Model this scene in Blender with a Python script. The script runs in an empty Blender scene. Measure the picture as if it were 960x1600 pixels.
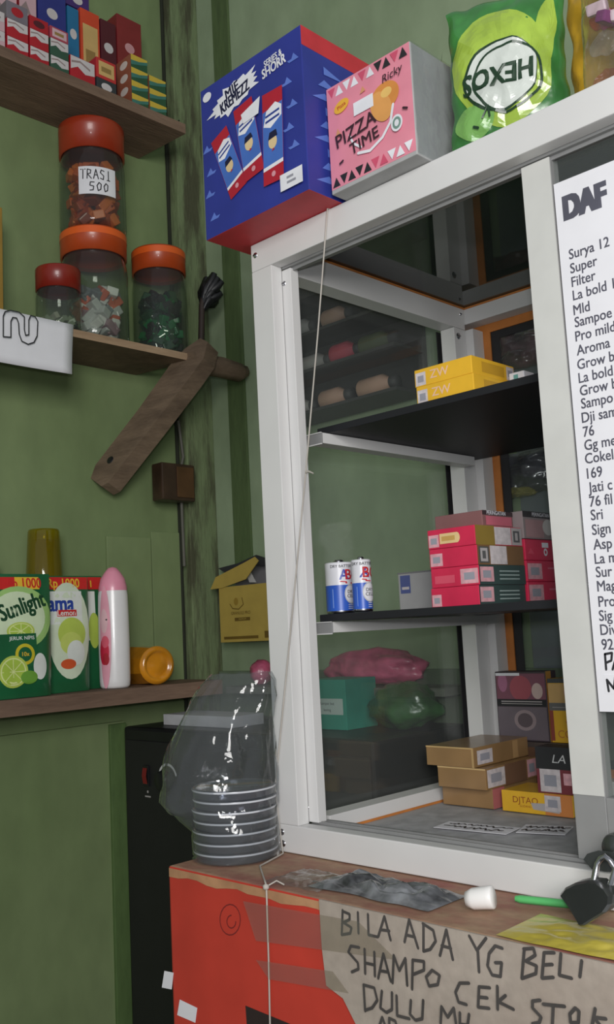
import bpy, bmesh, math, random
from mathutils import Vector, Matrix, noise
random.seed(7)
S = bpy.context.scene
COL = S.collection
PI = math.pi
V = Vector

# ------------------------------------------------------------------ camera
YAW, PITCH, ROLL, FPX = 0.77264, 0.12241, -0.05173, 1491.0
CP = V((0.77819, -0.72703, 0.23442))
_f = V((-math.sin(YAW)*math.cos(PITCH), math.cos(YAW)*math.cos(PITCH), math.sin(PITCH)))
_r = V((math.cos(YAW), math.sin(YAW), 0)); _u = _r.cross(_f)
RX = math.cos(ROLL)*_r + math.sin(ROLL)*_u
UY = -math.sin(ROLL)*_r + math.cos(ROLL)*_u
cd = bpy.data.cameras.new('camera'); cam = bpy.data.objects.new('camera', cd); COL.objects.link(cam)
cd.sensor_fit = 'VERTICAL'; cd.sensor_height = 36.0; cd.sensor_width = 21.6; cd.lens = FPX/1600*36.0
cd.clip_start = 0.02
cam.matrix_world = Matrix(((RX.x, UY.x, -_f.x, CP.x), (RX.y, UY.y, -_f.y, CP.y), (RX.z, UY.z, -_f.z, CP.z), (0, 0, 0, 1)))
S.camera = cam

def hit(px, py, ax, val):
    """measured point of the photograph on a real plane of the room (ax 0/1/2 = x/y/z)"""
    d = _f + RX*((px-480)/FPX) - UY*((py-800)/FPX)
    return CP + d*((val-CP[ax])/d[ax])

# ------------------------------------------------------------------ light and exposure
def lin(c):
    return tuple(((x/255)/12.92 if x/255 <= .04045 else ((x/255+.055)/1.055)**2.4) for x in c)
w = bpy.data.worlds.new('room_light'); S.world = w; w.use_nodes = True
w.node_tree.nodes['Background'].inputs[0].default_value = (0.86, 0.93, 1.0, 1)
w.node_tree.nodes['Background'].inputs[1].default_value = 0.26
def area(name, loc, target, size, power, color=(1, 1, 1)):
    l = bpy.data.lights.new(name, 'AREA'); l.energy = power; l.size = size; l.color = color
    o = bpy.data.objects.new(name, l); COL.objects.link(o); o.location = loc
    o.rotation_euler = (V(target)-V(loc)).to_track_quat('-Z', 'Y').to_euler()
    return o
area('shop_front_daylight', (1.5, -1.35, 0.68), (0.1, 0.2, 0.52), 0.7, 27, (1, 0.985, 0.96))
area('phone_flash', (0.80, -0.76, 0.28), (0.1, 0.3, 0.4), 0.025, 2.2, (0.97, 0.98, 1))
S.view_settings.view_transform = 'Standard'
S.view_settings.look = 'None'
S.view_settings.gamma = 1
S.view_settings.exposure = 0.0
S.view_settings.use_curve_mapping = False
S.cycles.transparent_max_bounces = 20

# ------------------------------------------------------------------ materials
_M = {}
def mat(name, rgb, rough=.5, metal=0, var=.06, scale=30, spec=.5, bump=0, bscale=60, coat=0):
    if name in _M: return _M[name]
    m = bpy.data.materials.new(name); m.use_nodes = True; nt = m.node_tree
    b = nt.nodes['Principled BSDF']
    c = lin(rgb)
    b.inputs['Roughness'].default_value = rough; b.inputs['Metallic'].default_value = metal
    b.inputs['Specular IOR Level'].default_value = spec; b.inputs['Coat Weight'].default_value = coat
    b.inputs['Coat Roughness'].default_value = .12
    tc = nt.nodes.new('ShaderNodeTexCoord')
    if var:
        n = nt.nodes.new('ShaderNodeTexNoise'); n.inputs['Scale'].default_value = scale; n.inputs['Detail'].default_value = 3
        nt.links.new(tc.outputs['Object'], n.inputs['Vector'])
        r = nt.nodes.new('ShaderNodeValToRGB')
        r.color_ramp.elements[0].position = .3; r.color_ramp.elements[1].position = .7
        r.color_ramp.elements[0].color = (*[x*(1-var*1.6) for x in c], 1)
        r.color_ramp.elements[1].color = (*[min(1, x*(1+var)) for x in c], 1)
        nt.links.new(n.outputs['Fac'], r.inputs['Fac']); nt.links.new(r.outputs['Color'], b.inputs['Base Color'])
    else:
        b.inputs['Base Color'].default_value = (*c, 1)
    if bump:
        n2 = nt.nodes.new('ShaderNodeTexNoise'); n2.inputs['Scale'].default_value = bscale; n2.inputs['Detail'].default_value = 2
        nt.links.new(tc.outputs['Object'], n2.inputs['Vector'])
        bp = nt.nodes.new('ShaderNodeBump'); bp.inputs['Strength'].default_value = bump; bp.inputs['Distance'].default_value = .004
        nt.links.new(n2.outputs['Fac'], bp.inputs['Height']); nt.links.new(bp.outputs['Normal'], b.inputs['Normal'])
    _M[name] = m; return m

def worn(name, base, stain, rough=.7, sx=(6, 6, 6), thr=(.5, .68), fine=None, bump=.2):
    """paint or wood with irregular stains of its own; sx stretches the grain"""
    if name in _M: return _M[name]
    m = bpy.data.materials.new(name); m.use_nodes = True; nt = m.node_tree; b = nt.nodes['Principled BSDF']
    b.inputs['Roughness'].default_value = rough; b.inputs['Specular IOR Level'].default_value = .3
    tc = nt.nodes.new('ShaderNodeTexCoord'); mp = nt.nodes.new('ShaderNodeMapping'); mp.inputs['Scale'].default_value = sx
    nt.links.new(tc.outputs['Object'], mp.inputs['Vector'])
    n = nt.nodes.new('ShaderNodeTexNoise'); n.inputs['Scale'].default_value = 1; n.inputs['Detail'].default_value = 6; n.inputs['Roughness'].default_value = .62
    nt.links.new(mp.outputs['Vector'], n.inputs['Vector'])
    r = nt.nodes.new('ShaderNodeValToRGB')
    r.color_ramp.elements[0].position = thr[0]; r.color_ramp.elements[1].position = thr[1]
    r.color_ramp.elements[0].color = (*lin(base), 1); r.color_ramp.elements[1].color = (*lin(stain), 1)
    nt.links.new(n.outputs['Fac'], r.inputs['Fac'])
    n2 = nt.nodes.new('ShaderNodeTexNoise'); n2.inputs['Scale'].default_value = 9; n2.inputs['Detail'].default_value = 4
    nt.links.new(mp.outputs['Vector'], n2.inputs['Vector'])
    mx = nt.nodes.new('ShaderNodeMix'); mx.data_type = 'RGBA'; mx.blend_type = 'MULTIPLY'; mx.inputs[0].default_value = .35
    nt.links.new(r.outputs['Color'], mx.inputs[6]); nt.links.new(n2.outputs['Fac'], mx.inputs[7])
    nt.links.new(mx.outputs[2], b.inputs['Base Color'])
    bp = nt.nodes.new('ShaderNodeBump'); bp.inputs['Strength'].default_value = bump; bp.inputs['Distance'].default_value = .003
    nt.links.new(n2.outputs['Fac'], bp.inputs['Height']); nt.links.new(bp.outputs['Normal'], b.inputs['Normal'])
    _M[name] = m; return m

def clear(name, tint, refl=.08, rough=.05, haze=0, hazecol=(200, 205, 205), bump=0, bscale=40, ior=1.45):
    """see-through plastic or glass: tinted transmission, a mirror share, a little milky haze"""
    if name in _M: return _M[name]
    m = bpy.data.materials.new(name); m.use_nodes = True; nt = m.node_tree
    nt.nodes.remove(nt.nodes['Principled BSDF']); out = nt.nodes['Material Output']
    t = nt.nodes.new('ShaderNodeBsdfTransparent'); t.inputs[0].default_value = (*lin(tint), 1)
    g = nt.nodes.new('ShaderNodeBsdfGlossy'); g.inputs['Roughness'].default_value = rough; g.inputs[0].default_value = (1, 1, 1, 1)
    fr = nt.nodes.new('ShaderNodeLayerWeight'); fr.inputs[0].default_value = .5
    pw = nt.nodes.new('ShaderNodeMath'); pw.operation = 'POWER'; pw.inputs[1].default_value = 4.5
    mu = nt.nodes.new('ShaderNodeMath'); mu.operation = 'MULTIPLY_ADD'; mu.use_clamp = True; mu.inputs[1].default_value = .8; mu.inputs[2].default_value = refl*.5
    nt.links.new(fr.outputs['Facing'], pw.inputs[0]); nt.links.new(pw.outputs[0], mu.inputs[0])
    base = t.outputs[0]
    if haze:
        d = nt.nodes.new('ShaderNodeBsdfDiffuse'); d.inputs[0].default_value = (*lin(hazecol), 1)
        mh = nt.nodes.new('ShaderNodeMixShader'); mh.inputs[0].default_value = haze
        nt.links.new(t.outputs[0], mh.inputs[1]); nt.links.new(d.outputs[0], mh.inputs[2]); base = mh.outputs[0]
    mx = nt.nodes.new('ShaderNodeMixShader')
    nt.links.new(mu.outputs[0], mx.inputs[0]); nt.links.new(base, mx.inputs[1]); nt.links.new(g.outputs[0], mx.inputs[2])
    nt.links.new(mx.outputs[0], out.inputs['Surface'])
    if bump:
        tc = nt.nodes.new('ShaderNodeTexCoord'); n2 = nt.nodes.new('ShaderNodeTexNoise'); n2.inputs['Scale'].default_value = bscale
        n2.inputs['Detail'].default_value = 3
        nt.links.new(tc.outputs['Object'], n2.inputs['Vector'])
        bp = nt.nodes.new('ShaderNodeBump'); bp.inputs['Strength'].default_value = bump; bp.inputs['Distance'].default_value = .006
        nt.links.new(n2.outputs['Fac'], bp.inputs['Height'])
        nt.links.new(bp.outputs['Normal'], g.inputs['Normal'])
    _M[name] = m; return m

def c(rgb, rough=.55, **k):
    return mat('colour_%02x%02x%02x_%d' % (*rgb, int(rough*100)), rgb, rough, **k)

WHITE = mat('white_painted_aluminium', (214, 213, 212), .42, var=.03, scale=9)
GREYAL = mat('grey_aluminium', (150, 150, 150), .45, metal=.25, var=.05)
STEEL = mat('steel', (190, 190, 195), .25, metal=1, var=.03)
ORANGE = mat('orange_board_edge', (196, 122, 58), .6, var=.12)
BLACKR = mat('black_rubber_gasket', (40, 40, 42), .6)
BLACK = mat('black_plastic', (24, 24, 27), .4)
INK = mat('black_ink', (38, 38, 42), .6, var=0)
PAPER = mat('white_paper', (226, 225, 230), .7, var=.02)
WALLG = worn('green_painted_boards', (138, 156, 110), (118, 138, 92), .6, (2.2, 2.2, 1.2), (.42, .75), bump=.12)
WALLB = worn('green_painted_back_wall', (166, 184, 150), (146, 166, 130), .55, (2.5, 2.5, 1.5), (.42, .75), bump=.1)
POSTM = worn('mouldy_green_post', (130, 146, 106), (88, 90, 68), .8, (28, 28, 5), (.44, .6), bump=.4)
WOODD = worn('old_brown_board', (142, 116, 98), (112, 90, 76), .75, (30, 4, 30), (.4, .7), bump=.3)
WOODM = worn('raw_brown_timber', (134, 114, 94), (96, 80, 66), .75, (8, 8, 30), (.4, .7), bump=.35)
WOODL = worn('light_sawn_edge', (186, 158, 128), (150, 122, 95), .75, (30, 4, 30), (.4, .7), bump=.3)
GLASS = clear('window_glass', (249, 251, 250), .05, .02, haze=.035, hazecol=(200, 205, 205))  # grey haze mixed in to lift the dark view through the panes
SMOKE = clear('dark_tinted_glass', (120, 130, 126), .10, .03, haze=.03)
SHELFG = mat('black_glass_shelf', (36, 37, 40), .5, var=0, spec=.2)
JAR = clear('jar_plastic', (222, 228, 220), .06, .05, haze=.04)
FILM = clear('crinkled_clear_film', (232, 234, 236), .07, .07, haze=.05, bump=.8, bscale=32)
FILMG = clear('thin_clear_film', (235, 238, 236), .05, .1, haze=.05, bump=.7, bscale=40)
LIDC = clear('clear_lid_plastic', (175, 180, 190), .10, .08, haze=.17, hazecol=(170, 174, 182))

# ------------------------------------------------------------------ mesh builder
class Frame:
    """a flat or curved face; (a, b) in 0..1 across w x h metres, every print a hair above the last"""
    def __init__(s, o=None, u=None, v=None, n=None, w=1, h=1, fn=None):
        s.o, s.u, s.v, s.n, s.w, s.h, s.fn, s.k = o, u, v, n, w, h, fn, 1; s.step = .00006
    def __call__(s, a, b, k=0):
        e = s.step*k + .00012
        if s.fn: return s.fn(a, b, e)
        return s.o + s.u*(a*s.w) + s.v*(b*s.h) + s.n*e

_txt = {}
def text2d(t, bold):
    key = (t, bold)
    if key in _txt: return _txt[key]
    cu = bpy.data.curves.new('lettering', 'FONT'); cu.body = t; cu.size = 1; cu.offset = bold; cu.resolution_u = 3
    cu.align_x = 'CENTER'; cu.align_y = 'CENTER'
    o = bpy.data.objects.new('lettering', cu); COL.objects.link(o)
    bpy.context.view_layer.update()
    me = o.evaluated_get(bpy.context.evaluated_depsgraph_get()).to_mesh()
    r = ([(v.co.x, v.co.y) for v in me.vertices], [tuple(p.vertices) for p in me.polygons])
    bpy.data.objects.remove(o); bpy.data.curves.remove(cu)
    _txt[key] = r; return r

class MB:
    def __init__(s): s.v = []; s.f = []; s.m = []; s.sm = []; s.mats = []
    def mi(s, m):
        if m not in s.mats: s.mats.append(m)
        return s.mats.index(m)
    def add(s, vs, fs, m, smooth=False):
        b = len(s.v); i = s.mi(m); s.v += [tuple(x) for x in vs]
        for f in fs: s.f.append(tuple(b+k for k in f)); s.m.append(i); s.sm.append(smooth)
        return s
    def poly(s, pts, m): return s.add(pts, [tuple(range(len(pts)))], m)
    def box(s, x0, x1, y0, y1, z0, z1, m, bev=0.0, M=None, mats=None):
        bm = bmesh.new(); bmesh.ops.create_cube(bm, size=1)
        for v in bm.verts: v.co = V((x0+(v.co.x+.5)*(x1-x0), y0+(v.co.y+.5)*(y1-y0), z0+(v.co.z+.5)*(z1-z0)))
        if bev: bmesh.ops.bevel(bm, geom=list(bm.edges)+list(bm.verts), offset=bev, segments=2, profile=.6, affect='EDGES')
        bm.normal_update()
        vs = [v.co.copy() for v in bm.verts]
        if M: vs = [M @ q for q in vs]
        bm.verts.index_update()
        if mats:
            b = len(s.v); s.v += [tuple(q) for q in vs]
            for f in bm.faces:
                n = f.normal; key = max(((n.x, '+x'), (-n.x, '-x'), (n.y, '+y'), (-n.y, '-y'), (n.z, '+z'), (-n.z, '-z')))[1]
                s.f.append(tuple(b+v.index for v in f.verts)); s.m.append(s.mi(mats.get(key, m))); s.sm.append(False)
        else: s.add(vs, [tuple(v.index for v in f.verts) for f in bm.faces], m)
        bm.free(); return s
    def prism(s, pts, vec, m, m2=None):
        n = len(pts); p = [V(q) for q in pts]; q = [x+V(vec) for x in p]
        s.add(p+q, [tuple(range(n))[::-1], tuple(range(n, 2*n))], m)
        return s.add(p+q, [(i, (i+1) % n, n+(i+1) % n, n+i) for i in range(n)], m2 or m)
    def tube(s, path, r, m, n=8, caps=True):
        P = [V(q) for q in path]; R = r if isinstance(r, (list, tuple)) else [r]*len(P); vs = []; up = None
        for i, p in enumerate(P):
            t = (P[min(i+1, len(P)-1)]-P[max(i-1, 0)]).normalized()
            if up is None: up = V((0, 0, 1)) if abs(t.z) < .9 else V((1, 0, 0))
            a = t.cross(up).normalized(); b = a.cross(t).normalized(); up = b
            vs += [p+a*R[i]*math.cos(2*PI*k/n)+b*R[i]*math.sin(2*PI*k/n) for k in range(n)]
        fs = [(i*n+k, i*n+(k+1) % n, (i+1)*n+(k+1) % n, (i+1)*n+k) for i in range(len(P)-1) for k in range(n)]
        s.add(vs, fs, m, True)
        if caps: s.add(vs[:n], [tuple(range(n))[::-1]], m); s.add(vs[-n:], [tuple(range(n))], m)
        return s
    def lathe(s, prof, cen, m, n=40, axis='z', M=None, smooth=True, wob=0):
        vs = []
        for r, z in prof:
            for k in range(n):
                a = 2*PI*k/n; q = V((r*math.cos(a), r*math.sin(a), z))
                if axis == 'x': q = V((q.z, q.x, q.y))
                if axis == 'y': q = V((q.x, q.z, q.y))
                if M: q = M @ q
                vs.append(q+V(cen))
        fs = [(i*n+k, i*n+(k+1) % n, (i+1)*n+(k+1) % n, (i+1)*n+k) for i in range(len(prof)-1) for k in range(n)]
        return s.add(vs, fs, m, smooth)
    # --- prints on a Frame
    def rect(s, F, a0, b0, a1, b1, m, nx=1, ny=1):
        k = F.k; F.k += 1; vs = [F(a0+(a1-a0)*i/nx, b0+(b1-b0)*j/ny, k) for j in range(ny+1) for i in range(nx+1)]
        return s.add(vs, [(j*(nx+1)+i, j*(nx+1)+i+1, (j+1)*(nx+1)+i+1, (j+1)*(nx+1)+i) for j in range(ny) for i in range(nx)], m)
    def pg(s, F, pts, m):
        k = F.k; F.k += 1; return s.poly([F(a, b, k) for a, b in pts], m)
    def ell(s, F, a, b, ra, rb, m, rot=0, rings=1, n=28, inner=0):
        """radii in metres"""
        k = F.k; F.k += 1; vs = []; cr, sr = math.cos(rot), math.sin(rot)
        R = [inner+(1-inner)*i/rings for i in range(rings+1)] if (rings > 1 or inner) else [1]
        for q in R:
            for i in range(n):
                x, y = ra*q*math.cos(2*PI*i/n), rb*q*math.sin(2*PI*i/n)
                vs.append(F(a+(x*cr-y*sr)/F.w, b+(x*sr+y*cr)/F.h, k))
        if len(R) == 1: return s.poly(vs, m)
        return s.add(vs, [(j*n+i, j*n+(i+1) % n, (j+1)*n+(i+1) % n, (j+1)*n+i) for j in range(len(R)-1) for i in range(n)], m)
    def txt(s, F, t, a, b, size, m, rot=0, bold=0, sx=1, left=False, shear=0):
        if bold:
            for dx, dy in (((-1, -.6), (1, -.6), (-1, .6), (1, .6)) if bold < .08 else [(i/4, j*.6) for i in range(-4, 5) for j in (-1, 1)]):
                s.txt(F, t, a+dx*bold*size*.5/F.w, b+dy*bold*size*.5/F.h, size, m, rot, 0, sx, left, shear); F.k -= .8 if bold < .08 else .93
            F.k += 1; return s
        k = F.k; F.k += 1; vs, fs = text2d(t, 0); cr, sr = math.cos(rot), math.sin(rot)
        x0 = min(q[0] for q in vs) if left else 0; o = []
        for x, y in vs:
            x = (x-x0)*size*sx + shear*y*size; y *= size
            o.append(F(a+(x*cr-y*sr)/F.w, b+(x*sr+y*cr)/F.h, k))
        return s.add(o, fs, m)
    def stroke(s, F, pts, w, m):
        """pen line, width in metres"""
        k = F.k; F.k += 1
        P = [(a*F.w, b*F.h) for a, b in pts]; k0 = k; q_ = 0
        for (x0, y0), (x1, y1) in zip(P, P[1:]):
            q_ += 1; k = k0+.16*(q_ % 3)
            L = math.hypot(x1-x0, y1-y0) or 1e-6; nx, ny = -(y1-y0)/L*w/2, (x1-x0)/L*w/2
            s.poly([F(x/F.w, y/F.h, k) for x, y in ((x0-nx, y0-ny), (x1-nx, y1-ny), (x1+nx, y1+ny), (x0+nx, y0+ny))], m)
        for x, y in P:
            q_ += 1; k = k0+.5+.12*(q_ % 2)
            s.poly([F((x+w/2*math.cos(PI*i/3))/F.w, (y+w/2*math.sin(PI*i/3))/F.h, k) for i in range(6)], m)
        return s
    def build(s, name, parent=None):
        me = bpy.data.meshes.new(name); me.from_pydata(s.v, [], s.f)
        for m in s.mats: me.materials.append(m)
        me.polygons.foreach_set('material_index', s.m); me.polygons.foreach_set('use_smooth', s.sm); me.update()
        o = bpy.data.objects.new(name, me); COL.objects.link(o)
        if parent: o.parent = parent
        return o

def tag(o, label=None, cat=None, group=None, kind=None):
    if label: o['label'] = label
    if cat: o['category'] = cat
    if group: o['group'] = group
    if kind: o['kind'] = kind
    return o
_roots = []
def thing(name, label, cat, base, group=None):
    o = bpy.data.objects.new(name, None); COL.objects.link(o); o.empty_display_size = .02
    _roots.append((o, V(base))); return tag(o, label, cat, group)
def one(mb, name, label, cat, group=None, kind=None):
    return tag(mb.build(name), label, cat, group, kind)
def struct(mb, name, label=None): return tag(mb.build(name), label, None, None, 'structure')
X, Y, Z = V((1, 0, 0)), V((0, 1, 0)), V((0, 0, 1))
def front(x0, x1, y, z0, z1): return Frame(V((x0, y, z0)), X, Z, -Y, x1-x0, z1-z0)     # faces -y
def right(x, y0, y1, z0, z1): return Frame(V((x, y0, z0)), Y, Z, X, y1-y0, z1-z0)      # faces +x

# ------------------------------------------------------------------ room
XW, YB, XF = -0.68, 0.485, -0.545
b = MB(); b.box(XW-.03, XW, -1.6, YB+.03, -.62, 2.2, WALLG); struct(b, 'wall_left')
b = MB(); b.box(XW, 1.6, YB, YB+.03, -.62, 2.2, WALLB); struct(b, 'wall_back')
FLOOR = worn('concrete_floor', (120, 115, 105), (90, 86, 80), .85, (4, 4, 4))
b = MB(); b.box(XW-.03, 1.6, -1.6, YB+.03, -.65, -.62, FLOOR); struct(b, 'floor')
# boards and battens nailed on the left wall
def wl(p0, p1): return hit(p0[0], p0[1], 0, XW), hit(p1[0], p1[1], 0, XW)
def board(y0, y1, z0, z1, t, m, name):
    q = MB(); q.box(XW, XW+t, y0, y1, z0, z1, m, .0012); return struct(q, name)
yA = hit(278, 700, 0, XW).y
b = MB()
b.box(XW, XW+.028, yA, YB, -.62, 2.2, POSTM, .002)
struct(b, 'trim_1')
q0, q1 = wl((0, 1140), (190, 1126))
board(-1.55, q1.y, -.62, q1.z, .010, WALLG, 'trim_2')
board(q1.y-.035, q1.y-.001, -.62, q1.z-.003, .016, worn('dark_green_batten', (96, 122, 72), (70, 92, 56), .7, (9, 9, 3)), 'trim_3')
q0, q1 = wl((164, 838), (234, 835))
zl = hit(164, 1058, 0, XW).z
board(q0.y, q1.y-.002, zl-.05, q0.z, .006, WALLG, 'trim_4')
board(q1.y+.001, yA-.006, zl-.05, q0.z+.012, .004, WALLG, 'trim_5')
# dark seam between boards and post
b = MB(); b.tube([(XW+.003, yA-.004, 0), (XW+.003, yA-.004, 1.6)], .004, mat('dark_gap', (38, 42, 30), .9), 6); struct(b, 'trim_6')
# back wall battens
p0, p1 = hit(337, 100, 1, YB), hit(362, 100, 1, YB)
b = MB(); b.box(p0.x, p1.x, YB-.005, YB, .36, 2.2, worn('dull_green_batten', (98, 118, 76), (80, 96, 64), .7, (20, 20, 3)), .001); struct(b, 'trim_7')
zz = hit(380, 1048, 1, YB).z
b = MB(); b.box(XW+.03, 1.0, YB-.012, YB, -.62, zz, worn('grey_green_skirt_board', (118, 134, 108), (100, 116, 92), .7, (5, 5, 5)), .001); struct(b, 'trim_8')

# ------------------------------------------------------------------ left wall shelves
def shelf_board(name, label, zt, zb, y0, y1, xf, slant, m, edge):
    b = MB(); x0 = XW+.001
    pts = [V((x0, y0, zb)), V((xf, y0, zb)), V((xf, y1, zb)), V((x0, y1+slant, zb))]
    b.prism(pts, (0, 0, zt-zb), m)
    n = 40; yy = [y0+(y1-y0)*i/n for i in range(n+1)]
    vs = [V((xf+.0006, y, z)) for y in yy for z in (zb, zt)]
    b.add(vs, [(2*i, 2*i+2, 2*i+3, 2*i+1) for i in range(n)], edge)
    return one(b, name, label, 'shelf')
zTb = hit(285, 207, 0, XF).z; zTt = zTb+.019; yT = hit(290, 208, 0, XF).y
shelf_board('wall_shelf', 'dark brown topmost wall shelf carrying rows of small soap boxes', zTt, zTb, -.75, yT, XF, -.012, WOODD, WOODD)
zMt = hit(287, 551, 0, XF).z; zMb = zMt-.013; yM = hit(300, 551, 0, XF).y
shelf_board('wall_shelf', 'pale-edged middle wall shelf carrying plastic candy jars', zMt, zMb, -.75, yM, XF, -.03, WOODM, WOODL)
zLt = hit(345, 1062, 0, XF).z; zLb = hit(345, 1080, 0, XF).z-.003; yL = hit(347, 1064, 0, XF).y
zLb = min(zLb, hit(0, 1122, 0, XF).z)
shelf_board('wall_shelf', 'reddish brown lowest wall shelf with detergent pouches and a lotion bottle', zLt, zLb, -.75, yL, XF, .01, WOODD, WOODD)

# bracket under the middle shelf
t = thing('shelf_bracket', 'rough timber diagonal bracket holding up the end of the middle shelf', 'bracket', (XW, .25, zMt-.2))
A = hit(166, 752, 0, -.662); B = hit(312, 560, 0, -.535); d = (B-A).normalized()
side = d.cross(Y).normalized()
if side.x < 0: side = -side
nrm = side.cross(d).normalized()
if nrm.y > 0: nrm = -nrm
b = MB()
def bp(s, a, n): return A + d*s + side*a + nrm*n
L = (B-A).length
sec = []
for s_, wa in ((-.012, .020), (0, .030), (L*.5, .031), (L*.85, .034), (L, .030), (L+.03, .012)):
    j = random.uniform(-.002, .002)
    sec.append([bp(s_, -wa+j, .017), bp(s_, wa+j, .017), bp(s_, wa+j, -.017), bp(s_, -wa+j, -.017)])
vs = [q for r in sec for q in r]
fs = [(i*4+k, i*4+(k+1) % 4, (i+1)*4+(k+1) % 4, (i+1)*4+k) for i in range(len(sec)-1) for k in range(4)] + [(3, 2, 1, 0), tuple(range(len(vs)-4, len(vs)))]
b.add(vs, fs, WOODM); b.build('diagonal_brace', t)
b = MB(); q = bp(.035, -.006, .0172)
b.lathe([(0, .0015), (.006, .0012), (.0075, 0)], (0, 0, 0), BLACK, 14, M=Matrix.Translation(q) @ nrm.to_track_quat('Z', 'Y').to_matrix().to_4x4()); b.build('bolt', t)
b = MB(); zc = hit(360, 577, 0, XF+.01).z
ys = [B.y-.02, B.y+.05, B.y+.10, YB-.022, YB-.010, YB-.004]
b.tube([(XF+.006, y, zc+.002*math.sin(i*2)) for i, y in enumerate(ys)], [.019, .020, .018, .016, .012, .005], WOODM, 7); b.build('crosspiece', t)

# ------------------------------------------------------------------ display cabinet
W, D, H = 0.80, 0.41, 0.68
cab = thing('display_cabinet', 'white aluminium-framed glass display cabinet with two black shelves on a red carton', 'cabinet', (0, 0, 0))
b = MB(); b.box(0, W, 0, .0165, H-.0325, H, WHITE, .0012); b.build('top_rail', cab)
b = MB(); b.box(0, W, 0, .0165, .0, .0288, WHITE, .0012); b.build('bottom_rail', cab)
b = MB(); b.box(0, .0327, .0002, .0163, .0289, H-.0326, WHITE, .0008)
b.box(.002, .0325, .0163, .017, .0289, H-.0326, GREYAL)
b.box(.004, .046, .0172, .030, .0305, H-.036, WHITE, .0008); b.build('corner_post', cab)
b = MB(); b.box(W-.0327, W, .0002, .0163, .0289, H-.0326, WHITE, .0008); b.build('corner_post', cab)
# return faces of the front opening, bare grey
b = MB(); b.box(.0327, W-.0327, .0166, .034, H-.035, H-.004, GREYAL, .0008); b.box(.0327, W-.0327, .021, .023, H-.0385, H-.0345, GREYAL); b.build('door_track', cab)
b = MB(); b.box(.0327, W-.0327, .0166, .046, .004, .0285, GREYAL, .0008); b.box(.0327, W-.0327, .021, .023, .028, .0315, GREYAL); b.box(.0327, W-.0327, .034, .036, .028, .0305, GREYAL); b.build('door_track', cab)
for x0, x1, fx in ((.010, .035, 1), (W-.035, W-.010, -1)):
    for z0, z1 in ((.015, .032), (H-.038, H-.006)):
        b = MB(); b.box(x0, x1, .0465 if z0 < .1 else .0345, .374, z0, z1, WHITE, .0006)
        xe = x0-.0006 if fx > 0 else x1+.0002
        b.build('side_rail', cab)
for z0, z1 in ((.012, .032), (H-.030, H-.006)):
    b = MB(); b.box(.010, W-.010, .375, .400, z0, z1, WHITE, .0006); b.build('back_rail', cab)
for xa, xb, xc, xd in ((.012, .035, .004, .047), (W-.035, W-.012, W-.047, W-.004)):
    b = MB(); b.box(xa, xb, .347, .3745, .0325, H-.0385, WHITE, .0006); b.box(xc, xd, .3751, .400, .0325, H-.0385, WHITE, .0006); b.build('corner_post', cab)
# panes with orange lining and black gasket
def ring(mb, ax, v, a0, a1, z0, z1, wd, m, th=.002, top=.03):
    for (p, q, r, s_) in ((a0, a1, z0, z0+top), (a0, a1, z1-top, z1), (a0, a0+wd, z0+top, z1-top), (a1-wd, a1, z0+top, z1-top)):
        if ax == 0: mb.box(v, v+th, p, q, r, s_, m)
        else: mb.box(p, q, v, v+th, r, s_, m)
b = MB(); ring(b, 1, .4005, .004, W-.004, .012, H-.012, .054, ORANGE, top=.030); lin_ = b.build('pane_lining', cab)
b = MB(); ring(b, 1, .4030, .004, W-.004, .012, H-.012, .067, BLACKR, .001, top=.041); b.build('gasket', lin_)
b = MB(); b.box(.030, W-.030, .4055, .4085, .03, H-.03, GLASS); b.build('back_pane', cab)
for xv, sg in ((.0075, 1), (W-.0095, -1)):
    b = MB(); b.box(xv, xv+.0018, .361, .392, .033, H-.039, ORANGE); lin_ = b.build('pane_lining', cab)
    b = MB(); xk = xv-.0016 if sg > 0 else xv+.0022; b.box(xk, xk+.001, .344, .392, .033, H-.039, BLACKR); b.build('gasket', lin_)
    b = MB(); xg = xv-.0050 if sg > 0 else xv+.0036; b.box(xg, xg+.003, .032, .385, .012, H-.012, GLASS); b.build('side_pane', cab)
b = MB(); ring(b, 0, 0, 0, 0, 0, 0, 0, ORANGE) if False else None
b.box(.012, W-.012, .036, .40, H-.0055, H-.0035, SMOKE); b.build('top_pane', cab)
b = MB(); b.box(.0352, .0362, .04, .374, H-.0085, H-.006, ORANGE); b.box(.0352, W-.036, .3738, .3748, H-.0085, H-.006, ORANGE); b.build('pane_lining', cab)
b = MB(); b.box(.0355, W-.0355, .0465, .3745, .006, .0145, mat('grey_base_board', (165, 165, 165), .6)); b.box(.0353, .0366, .0465, .3745, .0146, .0172, ORANGE); b.build('base_board', cab)
# shelves on bars
for z0, z1, yf in ((.4550, .463, .058), (.2420, .250, .046)):
    b = MB(); b.box(.036, W-.036, yf, .372, z0, z1, SHELFG, .0008); b.build('glass_shelf', cab)
    for xa, xb in ((.034, .0535), (W-.0535, W-.034)):
        b = MB(); b.box(xa, xb, .0480, .3465 if z0 > .3 else .372, z0-.0125, z0-.0004, WHITE, .0006)
        bar_ = b.build('shelf_bar', cab)
        b = MB(); xm = .0048 if xa < .1 else W-.0535
        b.box(xm, xm+.0492, .0462, .0478, z0-.0135, z0-.0002, GREYAL, .0004)
        b.box(xm, xm+.0492, .0445, .0462, z0-.0010, z0-.0001, WHITE); b.box(xm, xm+.0492, .0445, .0462, z0-.0141, z0-.0130, WHITE)  # thin white lips paint the bright glint on the clip edges
        b.lathe([(0, -.002), (.002, -.0018), (.0026, 0)], (xm+.006, .0462, z0-.007), STEEL, 12, axis='y'); b.build('bar_clip', bar_)
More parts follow.
